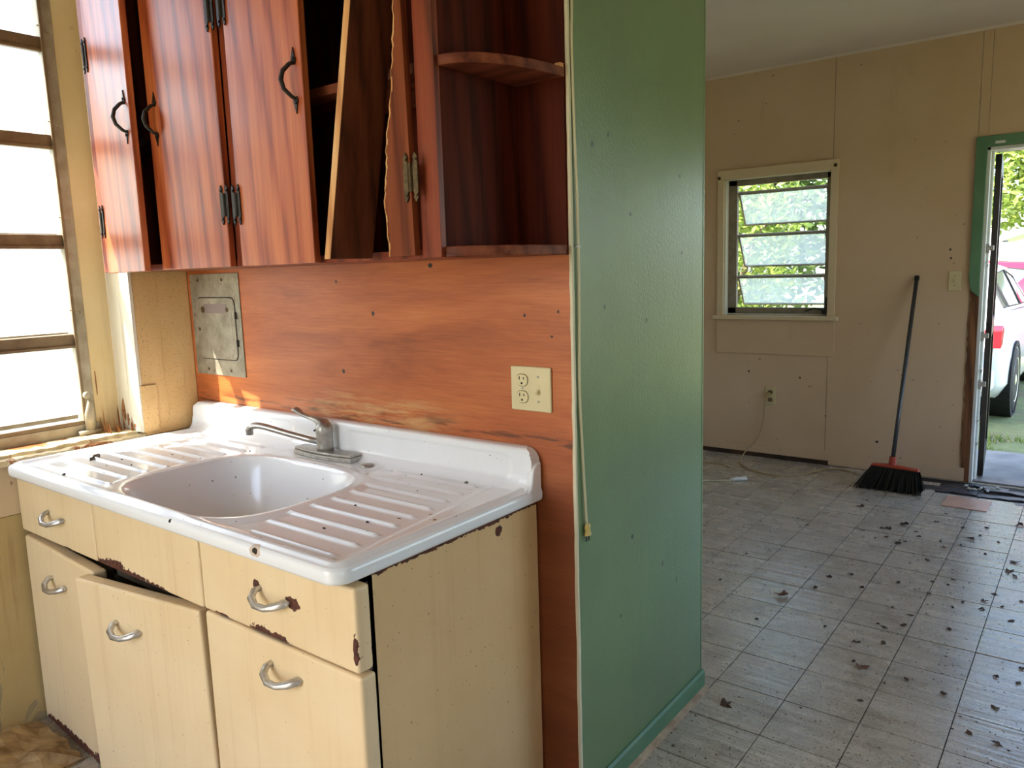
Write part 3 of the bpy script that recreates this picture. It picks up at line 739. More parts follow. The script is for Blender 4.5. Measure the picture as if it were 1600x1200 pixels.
def rrect(x, y, R=0.035):
    # pull points into the rounded front corners
    for cx, sx in ((SX0+R, -1), (SX1-R, 1)):
        if (x-cx)*sx > 0 and y < SY0+R:
            dx, dy = x-cx, y-(SY0+R); m = max(abs(dx), abs(dy)); l = math.hypot(dx, dy)
            if l > 1e-9: k = m/l; return cx+dx*k, SY0+R+dy*k
    return x, y
gv = []; gr = []
for j in range(NYg+1):
    for i in range(NXg+1):
        x = SX0+(SX1-SX0)*i/NXg; y = SY0+(SY1-SY0)*j/NYg
        z = deck_z(x, y); x2, y2 = rrect(x, y); gv.append((x2, y2, z)); gr.append(basin_r(x, y))
dk = MB(); bs = MB(); dmap = {}; bmap = {}
def vget(mb, mp, i):
    if i not in mp: mp[i] = len(mb.v); mb.v.append(gv[i])
    return mp[i]
for j in range(NYg):
    for i in range(NXg):
        q = [j*(NXg+1)+i, j*(NXg+1)+i+1, (j+1)*(NXg+1)+i+1, (j+1)*(NXg+1)+i]
        ins = sum(gr[k] for k in q)/4 < 1.0
        mb, mp = (bs, bmap) if ins else (dk, dmap)
        mb.f.append([vget(mb, mp, k) for k in q]); mb.mi.append(0)
# rolled apron round the edge
edge = []
R = 0.035
edge.append((SX0, SY1)); 
for k in range(9):
    a = math.pi + k/8*math.pi/2; edge.append((SX0+R+R*math.cos(a), SY0+R+R*math.sin(a)))
for k in range(9):
    a = 1.5*math.pi + k/8*math.pi/2; edge.append((SX1-R+R*math.cos(a), SY0+R+R*math.sin(a)))
edge.append((SX1, SY1))
prof = [(0.0, 0.871), (0.004, 0.8685), (0.0065, 0.864), (0.0075, 0.857), (0.0065, 0.845), (0.004, 0.839), (-0.002, 0.837), (-0.02, 0.837)]
base = len(dk.v)
for i, (x, y) in enumerate(edge):
    if i == 0: nx, ny = -1, 0
    elif i == len(edge)-1: nx, ny = 1, 0
    elif i <= 9: a = math.pi+(i-1)/8*math.pi/2; nx, ny = math.cos(a), math.sin(a)
    else: a = 1.5*math.pi+(i-10)/8*math.pi/2; nx, ny = math.cos(a), math.sin(a)
    for (o, z) in prof: dk.v.append((x+nx*o, y+ny*o, z))
np_ = len(prof)
for i in range(len(edge)-1):
    for k in range(np_-1):
        dk.f.append([base+i*np_+k, base+i*np_+k+1, base+(i+1)*np_+k+1, base+(i+1)*np_+k]); dk.mi.append(0)
obj('drainboard', dk, M_porc, top, smooth=True)
obj('basin', bs, M_porc, top, smooth=True)
obj('drain', MB().lathe([(0.045, 0.688), (0.044, 0.692), (0.034, 0.693), (0.03, 0.689), (0.004, 0.688)], (BCX, BCY, 0), 24), M_chrome_dull, top, smooth=True)
# backsplash
bp = MB(); NBX, NBZ = 200, 30
ZT = 0.972
def bs_pt(u, v):
    # v 0..1 up the front, then over the rolled top
    x = SX0+(SX1-SX0)*u
    if v < 0.78:
        t = v/0.78; z = 0.866+(ZT-0.012-0.866)*t
        y = -0.030 - 0.030*(1-min(1, t*2.6))**2
        for (xa, xb) in ((0.86, 1.485), (0.10, 0.60)):
            za, zb = 0.886, 0.950
            dx = max(xa-x, x-xb, 0) ; ddx = min(x-xa, xb-x); ddz = min(z-za, zb-z); dd = min(ddx, ddz)
            # rounded rectangle sdf
            rr0 = 0.022
            qx = max(rr0-ddx, 0); qz = max(rr0-ddz, 0)
            sd_ = rr0-math.hypot(qx, qz) if (qx > 0 or qz > 0) else min(ddx, ddz)
            y += 0.0045*sm01((sd_+0.004)/0.009)
        # rounded return toward the right end
        e = min(x-SX0, SX1-x); 
        if e < 0.05: y -= 0.012*(1-sm01(e/0.05))*(1-0.5*t)
    else:
        a = (v-0.78)/0.22*math.pi/2*1.0; z = ZT-0.012+0.012*math.sin(a); y = -0.030+0.012*(1-math.cos(a)) + (0.016*max(0, (v-0.94)/0.06))
    # round top corners
    Rc = 0.035; zc = ZT-Rc
    if z > zc:
        lim = Rc-math.sqrt(max(0, Rc*Rc-(z-zc)**2)); x = max(SX0+lim, min(SX1-lim, x))
    return (x, y, z)
for j in range(NBZ+1):
    for i in range(NBX+1): bp.v.append(bs_pt(i/NBX, j/NBZ))
for j in range(NBZ):
    for i in range(NBX): bp.f.append([j*(NBX+1)+i, j*(NBX+1)+i+1, (j+1)*(NBX+1)+i+1, (j+1)*(NBX+1)+i]); bp.mi.append(0)
# end caps to the wall
for i in (0, NBX):
    b0 = len(bp.v)
    for j in range(NBZ+1):
        p = bp.v[j*(NBX+1)+i]; bp.v.append(p); bp.v.append((p[0], -0.003, p[2]))
    for j in range(NBZ): bp.f.append([b0+2*j, b0+2*j+1, b0+2*j+3, b0+2*j+2]); bp.mi.append(0)
obj('backsplash', bp, M_porc, top, smooth=True)
for xa, xb in ((SX1-0.012, SX1+0.0062), (SX0-0.0062, SX0+0.012)):
    ec = MB().prism([(-0.003, 0.838), (-0.058, 0.838), (-0.061, 0.868), (-0.050, 0.880), (-0.044, 0.895), (-0.041, 0.912), (-0.036, 0.926), (-0.024, 0.936), (-0.003, 0.939)], xa, xb, 'x')
    obj('backsplash_end', ec, M_porc, top, bevel=0.006, seg=4)

# ---------------------------------------------------------------- faucet
fau = thing('faucet', 'worn chrome single lever faucet at the back of the sink', 'faucet', (0.80, -0.068, 0.869))
pl = MB(); n = 28
outline = []
for k in range(n):
    t = k/(n-1); x = 0.675+0.265*t; outline.append((x, -0.068-0.020-0.017*math.sin(t*math.pi)))
outline += [(0.94, -0.036), (0.675, -0.036)]
m_ = MB().prism(outline, 0.868, 0.882, 'z')
m_.prism([(0.80+(x-0.80)*0.985, -0.064+(y+0.064)*0.86) for (x, y) in outline], 0.882, 0.890, 'z')
obj('base_plate', m_, M_chrome_dull, fau, bevel=0.003)
obj('body', MB().lathe([(0.026, 0.888), (0.0255, 0.900), (0.024, 0.922), (0.0245, 0.924), (0.0245, 0.936), (0.026, 0.945), (0.026, 0.958), (0.021, 0.970), (0.012, 0.977), (0.002, 0.979)], (0.803, -0.066, 0), 24), M_chrome_dull, fau, smooth=True)
sp_ = obj('spout', MB().tube([(0.800, -0.072, 0.912), (0.760, -0.092, 0.922), (0.700, -0.122, 0.939), (0.655, -0.145, 0.953), (0.630, -0.157, 0.960), (0.610, -0.167, 0.963), (0.592, -0.176, 0.960), (0.585, -0.180, 0.951)], [0.0095, 0.0095, 0.0095, 0.0098, 0.0102, 0.0105, 0.0105, 0.010], 12), M_chrome, fau, smooth=True)
obj('aerator', MB().lathe([(0.0105, 0.934), (0.0112, 0.936), (0.0112, 0.948), (0.0125, 0.949), (0.0125, 0.954)], (0.5865, -0.179, 0), 14), M_chrome_dull, sp_, smooth=True)
obj('lever', MB().tube([(0.812, -0.064, 0.956), (0.796, -0.064, 0.973), (0.768, -0.064, 0.980), (0.735, -0.066, 0.983), (0.704, -0.068, 0.990), (0.688, -0.069, 0.999), (0.676, -0.070, 1.003), (0.664, -0.071, 1.001)], [0.020, 0.021, 0.015, 0.010, 0.0095, 0.012, 0.013, 0.007], 12, flat=0.62), M_chrome_dull, fau, smooth=True)
obj('screw', MB().lathe([(0.003, -0.004), (0.003, 0.0015)], (0.79, -0.0895, 0.952), 8, 'y'), M_iron, fau)
tag(obj('hole_cover', MB().lathe([(0.021, 0.8675), (0.021, 0.870), (0.016, 0.8745), (0.002, 0.876)], (1.005, -0.082, 0), 22), M_chrome_dull, smooth=True), 'small round metal hole cover beside the faucet base', 'cap')

# bits lying on the sink
def crumb(name, x, y, z, s, mat, seed, label, cat, group=None, leaf=False):
    rr = random.Random(seed); m = MB()
    if leaf:
        n = 9; vs = [(0, 0, s*0.18)]
        for k in range(n):
            a = k/n*2*math.pi; r = s*rr.uniform(0.45, 1.0)*(1.25 if k % 2 else 0.8); vs.append((r*math.cos(a), r*0.75*math.sin(a), max(0.0006, s*rr.uniform(0.0, 0.55))))
        vs2 = [(a, b, max(0.0, c-0.0018)) for a, b, c in vs]
        fs = [(0, k, k % n+1) for k in range(1, n+1)] + [(n+1, n+1+k % n+1, n+1+k) for k in range(1, n+1)] + [(k, n+1+k, n+1+k % n+1, k % n+1) for k in range(1, n+1)]
        m.add(vs+vs2, fs)
    else:
        n = 6; vs = []
        for h, q in ((0, .8), (s*.35, 1.0), (s*.6, .5)):
            for k in range(n):
                a = k/n*2*math.pi; r = s*q*rr.uniform(.6, 1.1); vs.append((r*math.cos(a), r*.6*math.sin(a), h*rr.uniform(.7, 1.1)))
        fs = [tuple(reversed(range(n))), tuple(range(2*n, 3*n))]
        for L in (0, 1): fs += [(L*n+k, L*n+(k+1) % n, (L+1)*n+(k+1) % n, (L+1)*n+k) for k in range(n)]
        m.add(vs, fs)
    o = obj(name, m, mat, local=True, loc=(x, y, z), rot=(0, 0, rr.uniform(0, 6.28)))
    return tag(o, label, cat, group)
M_leafd = simple('dry_dark_leaf', srgb(58, 40, 30), 0.7, c2=srgb(92, 64, 46), nscale=60, obj=True)
M_leafb = simple('dry_brown_leaf', srgb(96, 62, 44), 0.7, c2=srgb(128, 88, 64), nscale=40, obj=True)
M_leafk = simple('black_leaf_crumb', srgb(34, 28, 26), 0.7, c2=srgb(56, 46, 40), nscale=60, obj=True)
crumb('dry_leaf', 0.176, -0.459, 0.866, 0.024, M_leafd, 5, 'curled dry brown leaf on the left drainboard by window', 'leaf', leaf=True)
crumb('dirt_crumb', 0.303, -0.607, 0.8665, 0.009, M_leafk, 6, 'small dark crumb near the front left of the sink top', 'debris')
rr = random.Random(21)
for (x, y) in ((0.30, -0.485), (0.36, -0.44), (0.42, -0.45), (0.40, -0.39), (0.47, -0.28), (0.46, -0.20), (0.34, -0.30), (0.26, -0.42), (0.52, -0.14), (0.44, -0.33), (0.38, -0.53)):
    crumb('dirt_crumb', x, y, 0.8655, rr.uniform(0.003, 0.0055), M_leafk, int(x*1000), 'tiny dark speck of dirt scattered over the left drainboard', 'debris', 'dirt specks on the left drainboard')
for (x, y) in ((1.10, -0.075), (1.20, -0.06), (1.17, -0.09), (1.27, -0.05), (1.20, -0.20), (1.12, -0.22), (1.30, -0.18), (1.38, -0.42), (1.26, -0.35), (1.33, -0.50)):
    crumb('dirt_crumb', x, y, 0.8655, rr.uniform(0.003, 0.006), M_leafk, int(x*1000)+7, 'tiny dark speck of dirt on the right ribbed drainboard', 'debris', 'dirt specks on the right drainboard')

# ---------------------------------------------------------------- upper cabinet
CZ0, CZ1, CF = 1.443, 2.50, -0.290
cab = thing('wall_cabinet', 'red brown wooden wall cabinet with doors hanging open above the sink', 'cabinet', (0.76, 0.0, CZ0))
obj('side_panel', MB().box(0.002, 0.018, CF+0.018, -0.001, CZ0, CZ1), M_cab_dark, cab)
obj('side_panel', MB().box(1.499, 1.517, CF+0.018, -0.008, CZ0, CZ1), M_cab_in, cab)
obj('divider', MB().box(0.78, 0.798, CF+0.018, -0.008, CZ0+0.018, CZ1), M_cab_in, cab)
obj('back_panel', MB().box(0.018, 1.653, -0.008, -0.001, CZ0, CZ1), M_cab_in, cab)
obj('bottom_panel', MB().box(0.002, 1.517, CF+0.002, -0.008, CZ0, CZ0+0.018), M_cab_dark, cab)
obj('top_panel', MB().box(0.002, 1.517, CF+0.002, -0.001, CZ1, CZ1+0.018), M_cab_dark, cab)
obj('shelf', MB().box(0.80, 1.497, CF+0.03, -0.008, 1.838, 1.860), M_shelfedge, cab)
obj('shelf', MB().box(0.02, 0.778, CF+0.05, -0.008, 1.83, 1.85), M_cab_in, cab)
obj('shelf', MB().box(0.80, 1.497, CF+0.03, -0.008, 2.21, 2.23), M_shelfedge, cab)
for x0, x1 in ((0.0, 0.064), (0.766, 0.814), (1.463, 1.519)):
    obj('stile', MB().box(x0, x1, CF, CF+0.018, CZ0, CZ1), M_cab_dark, cab, bevel=0.002)
# quarter round end shelves
def quarter(z0, z1):
    pts = [(1.518, -0.008)]
    pts += [(1.518, CF+0.012)]
    for k in range(0, 15):
        a = k/14*math.pi/2
        pts.append((1.525+(1.656-1.525)*math.sin(a)**1.0, -0.010+(CF+0.022)*math.cos(a)))
    return MB().prism(pts, z0, z1, 'z')
obj('corner_shelf', quarter(1.836, 1.858), M_shelfedge, cab, bevel=0.003)
obj('corner_shelf', quarter(1.443, 1.466), M_shelfedge, cab, bevel=0.003)
obj('corner_shelf', quarter(2.26, 2.28), M_shelfedge, cab, bevel=0.003)
obj('shelf_cleat', MB().box(1.640, 1.654, -0.022, -0.008, 1.838, 1.866), M_raw, cab)

def hinge_mesh():
    m = MB()   # H style leaf: local x across, z up, y out
    for sx in (-1, 1):
        x = sx*0.013
        m.prism([(x-0.006, -0.030), (x+0.006, -0.030), (x+0.006, 0.030), (x-0.006, 0.030)], -0.004, 0.0, 'y')
        for sz in (-1, 1):
            m.prism([(x-0.006, sz*0.030), (x-0.003, sz*0.037), (x-0.006, sz*0.041), (x, sz*0.052), (x+0.006, sz*0.041), (x+0.003, sz*0.037), (x+0.006, sz*0.030)][::sz], -0.004, 0.0, 'y')
            m.lathe([(0.0035, -0.006), (0.0035, -0.003)], (x, 0, sz*0.038), 8, 'y')
    m.tube([(0, -0.004, -0.030), (0, -0.004, 0.030)], 0.0052, 8)
    return m
def hinge(parent, x, y, z, mat=None):
    o = obj('hinge', hinge_mesh(), mat or M_iron, parent, local=True, loc=(x, y, z)); return o
def bow_handle(parent, x, y, z, lean=0.0):
    m = MB()
    m.tube([(0, -0.002, -0.042), (-0.003, -0.012, -0.036), (-0.010, -0.026, -0.020), (-0.012, -0.031, 0.0), (-0.010, -0.026, 0.020), (-0.003, -0.012, 0.036), (0, -0.002, 0.042)], [0.004, 0.005, 0.0055, 0.006, 0.0055, 0.005, 0.004], 8)
    for s in (-1, 1):
        m.prism([(-0.005, s*0.036), (-0.010, s*0.046), (-0.006, s*0.056), (0, s*0.075), (0.005, s*0.056), (0.010, s*0.046), (0.005, s*0.036)][::s], -0.003, 0.0, 'y')
        m.lathe([(0.004, -0.006), (0.004, -0.002)], (0, 0, s*0.05), 8, 'y')
    return obj('handle', m, M_iron, parent, local=True, loc=(x, y, z))
def cab_door(x0, x1, hinge_side, ang, z0=CZ0, mat=M_cab, dz=0.0):
    hx = x0 if hinge_side == 'L' else x1
    m = MB().box(x0-hx, x1-hx, 0.0, 0.0195, 0.0, 2.46-z0)
    o = obj('door', m, mat, cab, local=True, loc=(hx-0.76, CF-0.020, z0-CZ0+dz), rot=(0, 0, ang), bevel=0.003)
    return o, hx
D1, hx = cab_door(0.067, 0.405, 'L', rad(-8.6), dz=-0.003)
bow_handle(D1, 0.405-hx-0.033, 0.0, 1.885-CZ0)
for z in (1.607, 2.117): hinge(D1, 0.001, 0.0, z-CZ0)
D2, hx = cab_door(0.409, 0.763, 'R', rad(0.0))
bow_handle(D2, 0.409-hx+0.043, 0.0, 1.87-CZ0)
for z in (1.607, 2.10): hinge(D2, 0.0, 0.0, z-CZ0)
D3, hx = cab_door(0.817, 1.138, 'L', rad(-2.6))
bow_handle(D3, 1.138-hx-0.028, 0.0, 1.866-CZ0)
for z in (1.603, 2.10): hinge(D3, 0.0, 0.0, z-CZ0)
# splintered strip still hanging on the right stile
rr = random.Random(17)
L = [(1.389, 0.0), (1.386, 0.06), (1.384, 0.12), (1.388, 0.155), (1.393, 0.20), (1.397, 0.25), (1.408, 0.30), (1.418, 0.36), (1.424, 0.42), (1.430, 0.48), (1.436, 0.54), (1.442, 0.62), (1.447, 0.70)]
Lj = []
for i in range(len(L)-1):
    for k in range(4):
        t = k/4; Lj.append((L[i][0]*(1-t)+L[i+1][0]*t+rr.uniform(-0.0022, 0.0022), L[i][1]*(1-t)+L[i+1][1]*t))
hx = 1.460
poly = [(x-hx, z) for x, z in Lj] + [(1.450-hx, 0.70), (1.460-hx, 0.0)]
m = MB().prism(poly, 0.0, 0.0195, 'y')
strip = obj('door_strip', m, wood('broken_strip_wood', srgb(84, 38, 20), srgb(124, 60, 32), srgb(150, 82, 46), rough=0.6, coat=0.0, spec=0.2), cab, local=True, loc=(hx-0.76, CF-0.020, 0.006), rot=(0, 0, rad(7)))
strip['label'] = 'splintered strip of the broken fourth door'
hinge(strip, 0.001, -0.001, 1.607-CZ0, M_rustiron)
sr = MB()
for i in range(len(Lj)-1):
    (xa, za), (xb, zb) = Lj[i], Lj[i+1]; wv = rr.uniform(0.001, 0.004)
    sr.add([(xa-hx-0.0005, -0.0006, za), (xb-hx-0.0005, -0.0006, zb), (xb-hx+wv, -0.0006, zb), (xa-hx+wv, -0.0006, za), (xa-hx-0.0005, 0.0195, za), (xb-hx-0.0005, 0.0195, zb)], [(0, 1, 2, 3), (0, 4, 5, 1)])
obj('split_edge', sr, M_raw, strip, local=True)

# loose plank: the rest of the broken door, leaning in the opening
ph = rad(86); Bp = Vector((1.315, -0.301, 1.4475)); Wp = 0.115; dirv = Vector((-math.cos(ph), -math.sin(ph), 0)); nrm = Vector((math.sin(ph), -math.cos(ph), 0))
lean = Vector((0.093, 0.041, 0.65)); H = 1.25
plank = thing('loose_door_plank', 'dark plank of the broken cabinet door leaning in the open bay', 'plank', (1.30, -0.36, 1.447))
def quadprism(a0, a1, t0, t1):
    m = MB(); c = []
    for h in (0, H):
        for (a, t) in ((a0, t0), (a1, t0), (a1, t1), (a0, t1)):
            p = Bp + dirv*a - nrm*t + lean*h; c.append(tuple(p))
    m.add(c, [(0, 1, 2, 3), (7, 6, 5, 4), (0, 4, 5, 1), (1, 5, 6, 2), (2, 6, 7, 3), (3, 7, 4, 0)]); return m
M_plank = wood('dark_unvarnished_plank', srgb(64, 30, 17), srgb(92, 46, 26), srgb(110, 60, 36), rough=0.7, coat=0.0, spec=0.15)
obj('board', quadprism(0.0, Wp, 0.0, 0.019), M_plank, plank)
obj('raw_edge', quadprism(Wp, Wp+0.0015, -0.0005, 0.0195), M_raw, plank)

# ---------------------------------------------------------------- wall plate with outlet and switch
plate = thing('outlet_switch_plate', 'ivory wall plate with double outlet and toggle switch on plywood', 'wall plate', (1.537, 0.0, 1.119))
PX0, PX1, PZ0, PZ1 = 1.476, 1.598, 1.063, 1.1745
obj('cover_plate', MB().box(PX0, PX1, -0.007, 0.0, PZ0, PZ1), M_ivory, plate, bevel=0.004, seg=3)
def rounded(cx, cz, w, h, r, n=6):
    pts = []
    for (sx, sz, a0) in ((1, 1, 0), (-1, 1, 90), (-1, -1, 180), (1, -1, 270)):
        for k in range(n+1):
            a = rad(a0+90*k/n); pts.append((cx+sx*(w/2-r)+r*math.cos(a), cz+sz*(h/2-r)+r*math.sin(a)))
    return pts
for z in (1.140, 1.098):
    rcp = obj('receptacle', MB().prism(rounded(1.5125, z, 0.034, 0.029, 0.012), -0.010, -0.006, 'y'), M_ivory2, plate, bevel=0.001)
    sl = MB(); sl.box(1.5045, 1.5068, -0.0106, -0.0095, z+0.001, z+0.0095); sl.box(1.5175, 1.5198, -0.0106, -0.0095, z+0.002, z+0.0085)
    sl.lathe([(0.0028, -0.0106), (0.0028, -0.0095)], (1.5125, 0, z-0.0075), 10, 'y')
    obj('slots', sl, M_black, rcp)
    ring = MB(); o_ = rounded(1.5125, z, 0.0365, 0.0315, 0.0132); i_ = rounded(1.5125, z, 0.0342, 0.0292, 0.0121); k = len(o_)
    ring.add([(x, -0.0073, zz) for x, zz in o_]+[(x, -0.0073, zz) for x, zz in i_], [(q, (q+1) % k, k+(q+1) % k, k+q) for q in range(k)])
    obj('shadow_gap', ring, M_rustiron, rcp)
tg = MB().box(1.5575, 1.5645, -0.0075, -0.0068, 1.107, 1.131); obj('toggle_slot', tg, M_ivory2, plate)
tg = MB().prism([(-0.006, 1.121), (-0.018, 1.110), (-0.016, 1.106), (-0.006, 1.111)], 1.5578, 1.5642, 'x'); obj('toggle', tg, M_ivory2, plate, bevel=0.0008)
for (x, z) in ((1.5125, 1.119), (1.561, 1.150), (1.561, 1.0885)):
    obj('screw', MB().lathe([(0.0028, -0.0085), (0.0028, -0.006)], (x, 0, z), 8, 'y'), M_chrome_dull, plate)

# ---------------------------------------------------------------- metal service panel
mp_ = thing('metal_access_panel', 'stained galvanised metal access panel in the corner under the cabinet', 'access panel', (0.17, 0.0, 1.07))
obj('back_plate', MB().box(0.022, 0.323, -0.004, 0.0, 1.072, 1.430), M_galv, mp_, bevel=0.001)
dr = obj('hatch', MB().prism(rounded(0.175, 1.238, 0.232, 0.215, 0.022), -0.0075, -0.004, 'y'), M_galv, mp_, bevel=0.0015)
obj('hatch_recess', MB().prism(rounded(0.175, 1.228, 0.196, 0.165, 0.016), -0.0082, -0.0070, 'y'), M_galv, dr, bevel=0.001)
obj('window_slot', MB().box(0.105, 0.245, -0.0085, -0.0075, 1.292, 1.325), simple('grey_slot_metal', srgb(140, 124, 120), 0.5, 0.3), dr)
gap = MB(); o_ = rounded(0.175, 1.238, 0.238, 0.221, 0.024); i_ = rounded(0.175, 1.238, 0.2325, 0.2155, 0.022); k = len(o_)
gap.add([(x, -0.0044, z) for x, z in o_]+[(x, -0.0044, z) for x, z in i_], [(q, (q+1) % k, k+(q+1) % k, k+q) for q in range(k)])
obj('hatch_gap', gap, M_black, mp_)
for (x, z, r) in ((0.075, 1.408, .006), (0.225, 1.408, .006), (0.10, 1.305, .012), (0.25, 1.305, .009), (0.07, 1.235, .007), (0.10, 1.092, .006), (0.24, 1.092, .006)):
    obj('rivet_hole', MB().lathe([(r, -0.0092), (r*0.9, -0.0086)] if r > .0065 else [(r, -0.0050), (r*.9, -0.0042)], (x, 0, z), 10, 'y'), M_rustiron, mp_)
for z in (1.19, 1.285): obj('hatch_hinge', MB().tube([(0.297, -0.008, z-0.012), (0.297, -0.008, z+0.012)], 0.004, 8), M_iron, mp_)

# ---------------------------------------------------------------- hanging cord on the green panel
cord = thing('hanging_cord', 'cream electric cord hanging down the green panel with a plug', 'cord', (1.668, 0.037, 0.74))
pts = [(1.6645, 0.012, 2.66), (1.6645, 0.012, 2.3), (1.6648, 0.013, 2.0), (1.6645, 0.010, 1.92), (1.666, 0.014, 1.70), (1.667, 0.018, 1.585), (1.666, 0.021, 1.365), (1.666, 0.016, 1.137), (1.6665, 0.023, 0.979), (1.668, 0.032, 0.814), (1.669, 0.036, 0.782)]
def smooth_pts(p, n=6):
    out = []
    P_ = [Vector(q) for q in p]
    for i in range(len(P_)-1):
        a, b, c, d = P_[max(i-1, 0)], P_[i], P_[i+1], P_[min(i+2, len(P_)-1)]
        for k in range(n):
            t = k/n; out.append(0.5*((2*b)+(-a+c)*t+(2*a-5*b+4*c-d)*t*t+(-a+3*b-3*c+d)*t**3))
    out.append(P_[-1]); return out
obj('cable', MB().tube(smooth_pts(pts), 0.0034, 8), M_cordc, cord, smooth=True)
pg = MB().add([], []); pg.tube([(1.669, 0.036, 0.785), (1.669, 0.0365, 0.778), (1.669, 0.037, 0.765), (1.669, 0.0375, 0.755)], [0.007, 0.0105, 0.009, 0.0125], 10, flat=0.65)
pgo = obj('plug', pg, M_plugy, cord)
for dy in (-0.0055, 0.0055): obj('prong', MB().box(1.6683, 1.6697, 0.0372+dy-0.0022, 0.0372+dy+0.0022, 0.739, 0.756), M_iron, pgo)
for z in (2.2, 1.46): obj('staple', MB().box(1.661, 1.670, 0.010, 0.028 if z < 2 else 0.016, z, z+0.003), M_chrome_dull, cord)

# ---------------------------------------------------------------- far wall fittings
M_oldplate = simple('painted_over_plate', srgb(206, 186, 140), 0.5)
sw = thing('switch_plate', 'painted over switch plate beside the open doorway', 'wall plate', (1.913, YF, 1.26))
obj('cover_plate', MB().box(1.878, 1.947, YF-0.006, YF, 1.20, 1.322), M_oldplate, sw, bevel=0.003)
obj('toggle', MB().box(1.909, 1.916, YF-0.014, YF-0.006, 1.25, 1.272), M_oldplate, sw, bevel=0.001)
for z in (1.232, 1.29): obj('screw', MB().lathe([(0.003, YF-0.0075), (0.003, YF-0.0055)], (1.9125, 0, z), 8, 'y'), M_rustiron, sw)
ol = thing('wall_outlet', 'old cream wall outlet below the far window', 'outlet', (0.79, YF, 0.458))
obj('cover_plate', MB().box(0.754, 0.826, YF-0.007, YF, 0.392, 0.524), M_oldplate, ol, bevel=0.003)
for z in (0.43, 0.486):
    rc = obj('receptacle', MB().prism(rounded(0.79, z, 0.034, 0.03, 0.012), YF-0.010, YF-0.006, 'y'), simple('brown_receptacle', srgb(120, 96, 64), 0.5), ol)
    s2 = MB(); s2.box(0.783, 0.785, YF-0.0105, YF-0.0098, z-0.003, z+0.007); s2.box(0.795, 0.797, YF-0.0105, YF-0.0098, z-0.003, z+0.007); obj('slots', s2, M_black, rc)
M_xcord = simple('tan_cord', srgb(170, 142, 96), 0.5)
xc = thing('extension_cord', 'tan extension cord running from far outlet across the floor', 'cord', (0.80, 3.6, 0.0))
obj('cable', MB().tube(smooth_pts([(0.775, YF-0.020, 0.468), (0.758, YF-0.03, 0.43), (0.752, YF-0.022, 0.34), (0.745, YF-0.03, 0.25), (0.715, YF-0.07, 0.14), (0.66, YF-0.16, 0.05), (0.665, 3.68, 0.007), (0.74, 3.57, 0.006), (0.86, 3.49, 0.006), (1.02, 3.47, 0.006), (1.14, 3.60, 0.006), (1.22, 3.78, 0.006), (1.32, 3.83, 0.006), (1.43, 3.77, 0.006)]), 0.0045, 8), M_xcord, xc, smooth=True)
obj('plug', MB().box(0.764, 0.790, YF-0.030, YF-0.009, 0.456, 0.484), M_xcord, xc, bevel=0.004)
wp = thing('appliance_cord', 'white cord ending in a white plug on the floor', 'cord', (0.7, 3.2, 0.0))
obj('cable', MB().tube(smooth_pts([(0.36, 3.0, 0.005), (0.52, 3.06, 0.005), (0.65, 3.11, 0.005), (0.79, 3.20, 0.006)]), 0.0042, 8), M_cordc, wp, smooth=True)
obj('plug', MB().tube([(0.785, 3.197, 0.013), (0.80, 3.21, 0.0135), (0.865, 3.272, 0.0135)], [0.006, 0.016, 0.018], 8, flat=0.75), M_whiteplug, wp)
xw = MB().tube(smooth_pts([(0.30, 3.62, 0.004), (0.44, 3.575, 0.004), (0.60, 3.545, 0.004), (0.66, 3.50, 0.004)]), 0.0035, 8)
tag(obj('short_cord', xw, M_xcord, smooth=True), 'short thin cord along the foot of far wall', 'cord')

# ---------------------------------------------------------------- broom
brm = thing('broom', 'black push broom with grey handle leaning on the far wall', 'broom', (1.67, 3.53, 0.0))
p0, p1 = Vector((1.683, 3.535, 0.185)), Vector((1.704, YF-0.016, 1.285))
obj('handle', MB().tube([p0, p0.lerp(p1, .25), p0.lerp(p1, .26), p0.lerp(p1, 1)], [0.0125, 0.0125, 0.0125, 0.0125], 12), simple('grey_steel_handle', srgb(74, 74, 76), 0.3, 0.5), brm, smooth=True)
obj('handle_tip', MB().tube([p0.lerp(p1, .985), p0.lerp(p1, 1.008)], 0.0145, 12), M_black, brm)
M_red = simple('orange_red_plastic', srgb(170, 62, 40), 0.4)
hd = MB().prism([(1.562, 0.136), (1.566, 0.150), (1.66, 0.156), (1.705, 0.155), (1.828, 0.142), (1.834, 0.128)], 3.512, 3.555, 'y')
hb = obj('broom_head', hd, M_red, brm, bevel=0.005)
obj('socket', MB().tube([(1.683, 3.533, 0.150), (1.683, 3.535, 0.205)], [0.024, 0.019], 12), M_red, hb)
bm_ = MB(); rr = random.Random(9)
M_brist = simple('black_bristles', srgb(20, 19, 20), 0.6, c2=srgb(34, 33, 34), nscale=80)
for i in range(62):
    for j in range(9):
        u = (i+rr.uniform(-.4, .4))/61; v = (j+rr.uniform(-.4, .4))/8
        xt = 1.572+0.255*u; yt = 3.510+0.045*v; xb = 1.488+0.362*u+rr.uniform(-.01, .01); yb = 3.455+0.13*v+rr.uniform(-.008, .008)
        zt = 0.142-0.008*u; zb = rr.uniform(0.001, 0.010); xm, ym = xt*.45+xb*.55, yt*.5+yb*.5
        r1, r2 = 0.0034, 0.0030
        a = (xt-r1, yt, zt); b = (xt+r1, yt-r1, zt); c = (xt, yt+r1, zt)
        d = (xb-r2, yb, zb); e = (xb+r2, yb-r2, zb); f = (xb, yb+r2, zb)
        bm_.add([a, b, c, d, e, f], [(0, 1, 4, 3), (1, 2, 5, 4), (2, 0, 3, 5), (3, 4, 5)])
